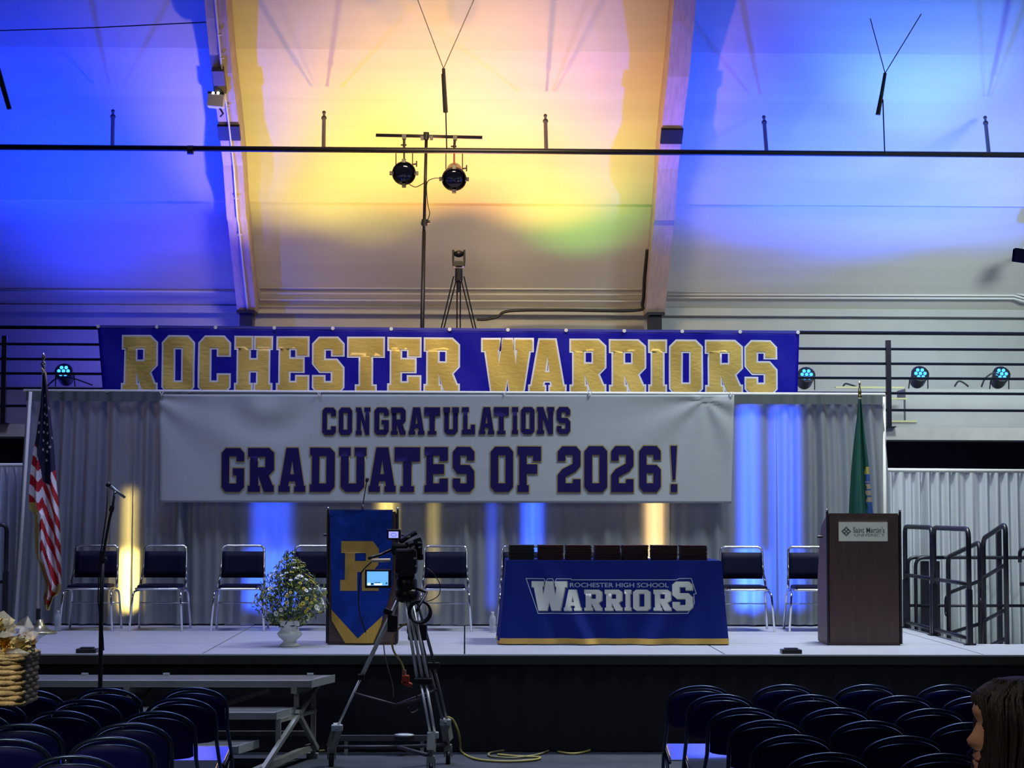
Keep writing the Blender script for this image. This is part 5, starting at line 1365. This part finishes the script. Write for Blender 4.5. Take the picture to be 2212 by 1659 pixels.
fs.append(tuple((len(HL)-1)*nR+j for j in range(nR))); fs.append(tuple(reversed(range(nR))))
mb.add(vs, fs)
mb.ball(hc+Vector((-.008, -.073, -.01)), .028, 8, 6, (.6, .35, 1.1)).ball(hc+Vector((-.008, .073, -.01)), .028, 8, 6, (.6, .35, 1.1))
mb.tube([hc+Vector((.015, 0, -.06)), hc+Vector((.03, 0, -.13)), hc+Vector((.035, 0, -.19))], [.055, .052, .062], 16)
mb.cur = 1
def ell(pts, mb=mb, n=20):
    vs = []; fs = []
    for (x, y, z, rx, ry) in pts:
        for j in range(n): a_ = 2*PI*j/n; vs.append((x+rx*math.cos(a_), y+ry*math.sin(a_), z))
    for i in range(len(pts)-1):
        for j in range(n): fs.append((i*n+j, i*n+(j+1) % n, (i+1)*n+(j+1) % n, (i+1)*n+j))
    fs += [tuple(range(n)), tuple((len(pts)-1)*n+j for j in range(n))]
    mb.add(vs, fs)
bx_, by_, sz = hc.x+.04, YPn, hc.z-.16
ell([(bx_, by_, sz+.005, .06, .07), (bx_, by_, sz-.02, .085, .15), (bx_, by_, sz-.06, .10, .19), (bx_, by_, sz-.18, .115, .18), (bx_, by_, sz-.35, .10, .14), (bx_, by_, sz-.46, .105, .145), (bx_, by_, sz-.58, .12, .17)])
for s_ in (-1, 1):
    mb.tube([(bx_, by_+s_*.165, sz-.06), (bx_+.01, by_+s_*.20, sz-.12), (bx_+.015, by_+s_*.215, sz-.34), (bx_-.01, by_+s_*.215, sz-.42)], [.045, .05, .042, .038], 12)
mb.cur = 0
for s_ in (-1, 1):
    mb.tube([(bx_-.01, by_+s_*.215, sz-.41), (bx_-.05, by_+s_*.21, sz-.60)], [.034, .024], 12)
    mb.ball((bx_-.057, by_+s_*.21, sz-.64), .04, 8, 6, (.8, .45, 1.1))
    for k in range(4): mb.tube([(bx_-.08+.018*k, by_+s_*.21, sz-.67), (bx_-.085+.018*k, by_+s_*.205, sz-.71), (bx_-.08+.018*k, by_+s_*.195, sz-.735-.006*(k in (1, 2)))], [.009, .008, .006], 6)
    mb.tube([(bx_-.085, by_+s_*.20, sz-.63), (bx_-.10, by_+s_*.195, sz-.67), (bx_-.098, by_+s_*.19, sz-.695)], [.010, .009, .007], 6)
mb.cur = 2
for s_ in (-1, 1):
    mb.tube([(bx_, by_+s_*.085, sz-.55), (bx_, by_+s_*.09, sz-.75), (bx_-.01, by_+s_*.09, sz-.98), (bx_+.01, by_+s_*.09, .07)], [.10, .085, .06, .042], 14)
    mb.ball((bx_-.05, by_+s_*.09, .04), .05, 10, 6, (2.2, .85, .8))
g.part(mb, 'body', [skin_m, shirt_m, jean_m], True)
g.part(MB().ball(hc+Vector((-.092, -.010, -.068)), .012, 8, 5, (.55, 1.6, .7)), 'mouth', lip_m, True)
for s_ in (-1, 1): g.part(MB().ball(hc+Vector((-.077, s_*.034, .018)), .0095, 8, 6), 'eye', mat('eye_dark', (.03, .02, .02), .2), True)
# hair: cap over the skull and long fall over the ear and shoulder
mb = MB()
def hair(u, v):
    a_ = -PI*.5+2*PI*u
    HP = [(1.0, .134, 0, 0), (.95, .130, .045, .04), (.88, .118, .08, .065), (.80, .098, .107, .082), (.72, .075, .122, .09), (.65, .05, .130, .096), (.5, .0, .128, .098), (.38, -.06, .128, .098), (.24, -.13, .13, .105), (.12, -.20, .135, .13), (0, -.30, .13, .14)]
    for (v1, z1, r1, w1), (v0, z0, r0, w0) in zip(HP, HP[1:]):
        if v >= v0:
            t_ = (v-v0)/(v1-v0); z = z0+(z1-z0)*t_; r_ = r0+(r1-r0)*t_; w_ = w0+(w1-w0)*t_; break
    c_, s_ = math.cos(a_), math.sin(a_)
    x = .028+r_*c_*1.06; 
    lim = -.076
    if z > .05: lim = -.076-(z-.05)*.4
    if z < -.07: lim = -.076-(-.07-z)*.5
    x = max(x, lim)
    return hc+Vector((x+.004*math.sin(z*40+9*u), w_*s_*(1+.04*math.sin(17*u*2*PI)), z))
mb.grid(hair, 64, 30)
g.part(mb, 'hair', hair_m, True)
mb = MB()
for k in range(90):
    a_ = rr.uniform(0, 2*PI); 
    pts = [Vector(hair((a_/(2*PI)) % 1, v_))+Vector((rr.uniform(-.004, .006), rr.uniform(-.006, .0), 0)) for v_ in (.92, .75, .55, .35, .18, .02)]
    mb.tube(pts, [.004, .007, .008, .008, .007, .003], 5)
g.part(mb, 'hair_lock', hair_m, True, kind='stuff')
# ------------------------------------------------------------------ nest the pieces that belong to a part
def stem_(o): return o.name.split('.')[0]
NEST = {'letter_outline': 'cloth', 'lettering': ('cloth', 'sign_plate'), 'grommet': 'cloth', 'hem': 'cloth', 'emblem': 'sign_plate', 'letter': 'cloth', 'fringe': 'cloth',
        'logo_letters': 'cloth', 'logo_shadow': 'cloth', 'logo_border': 'cloth', 'logo_small_text': 'cloth', 'stars': 'cloth', 'lens': 'barrel', 'colour_frame_clip': 'barrel',
        'led_lens': 'can', 'monitor_screen': 'monitor', 'screen_icon': 'monitor', 'screen_mark': 'monitor', 'viewfinder_screen': 'viewfinder', 'viewfinder_mark': 'viewfinder',
        'mic_head': 'microphone', 'tassel_cord': 'pole', 'finial': ('pole', 'edge_rail'), 'bulb': 'housing', 'lid': 'housing', 'cap': 'body', 'mouth': 'body', 'eye': 'body', 'hair_lock': 'hair'}
for o in list(bpy.data.objects):
    st = stem_(o)
    if st in NEST and o.parent and o.parent.parent is None and o.parent.type == 'EMPTY':
        want = NEST[st] if isinstance(NEST[st], tuple) else (NEST[st],)
        sib = [c for c in o.parent.children if stem_(c) in want and c != o]
        if sib:
            if st == 'finial' and len(sib) > 1: sib = [min(sib, key=lambda c: abs(c.data.vertices[0].co.x-o.data.vertices[0].co.x))]
            o.parent = sib[0]
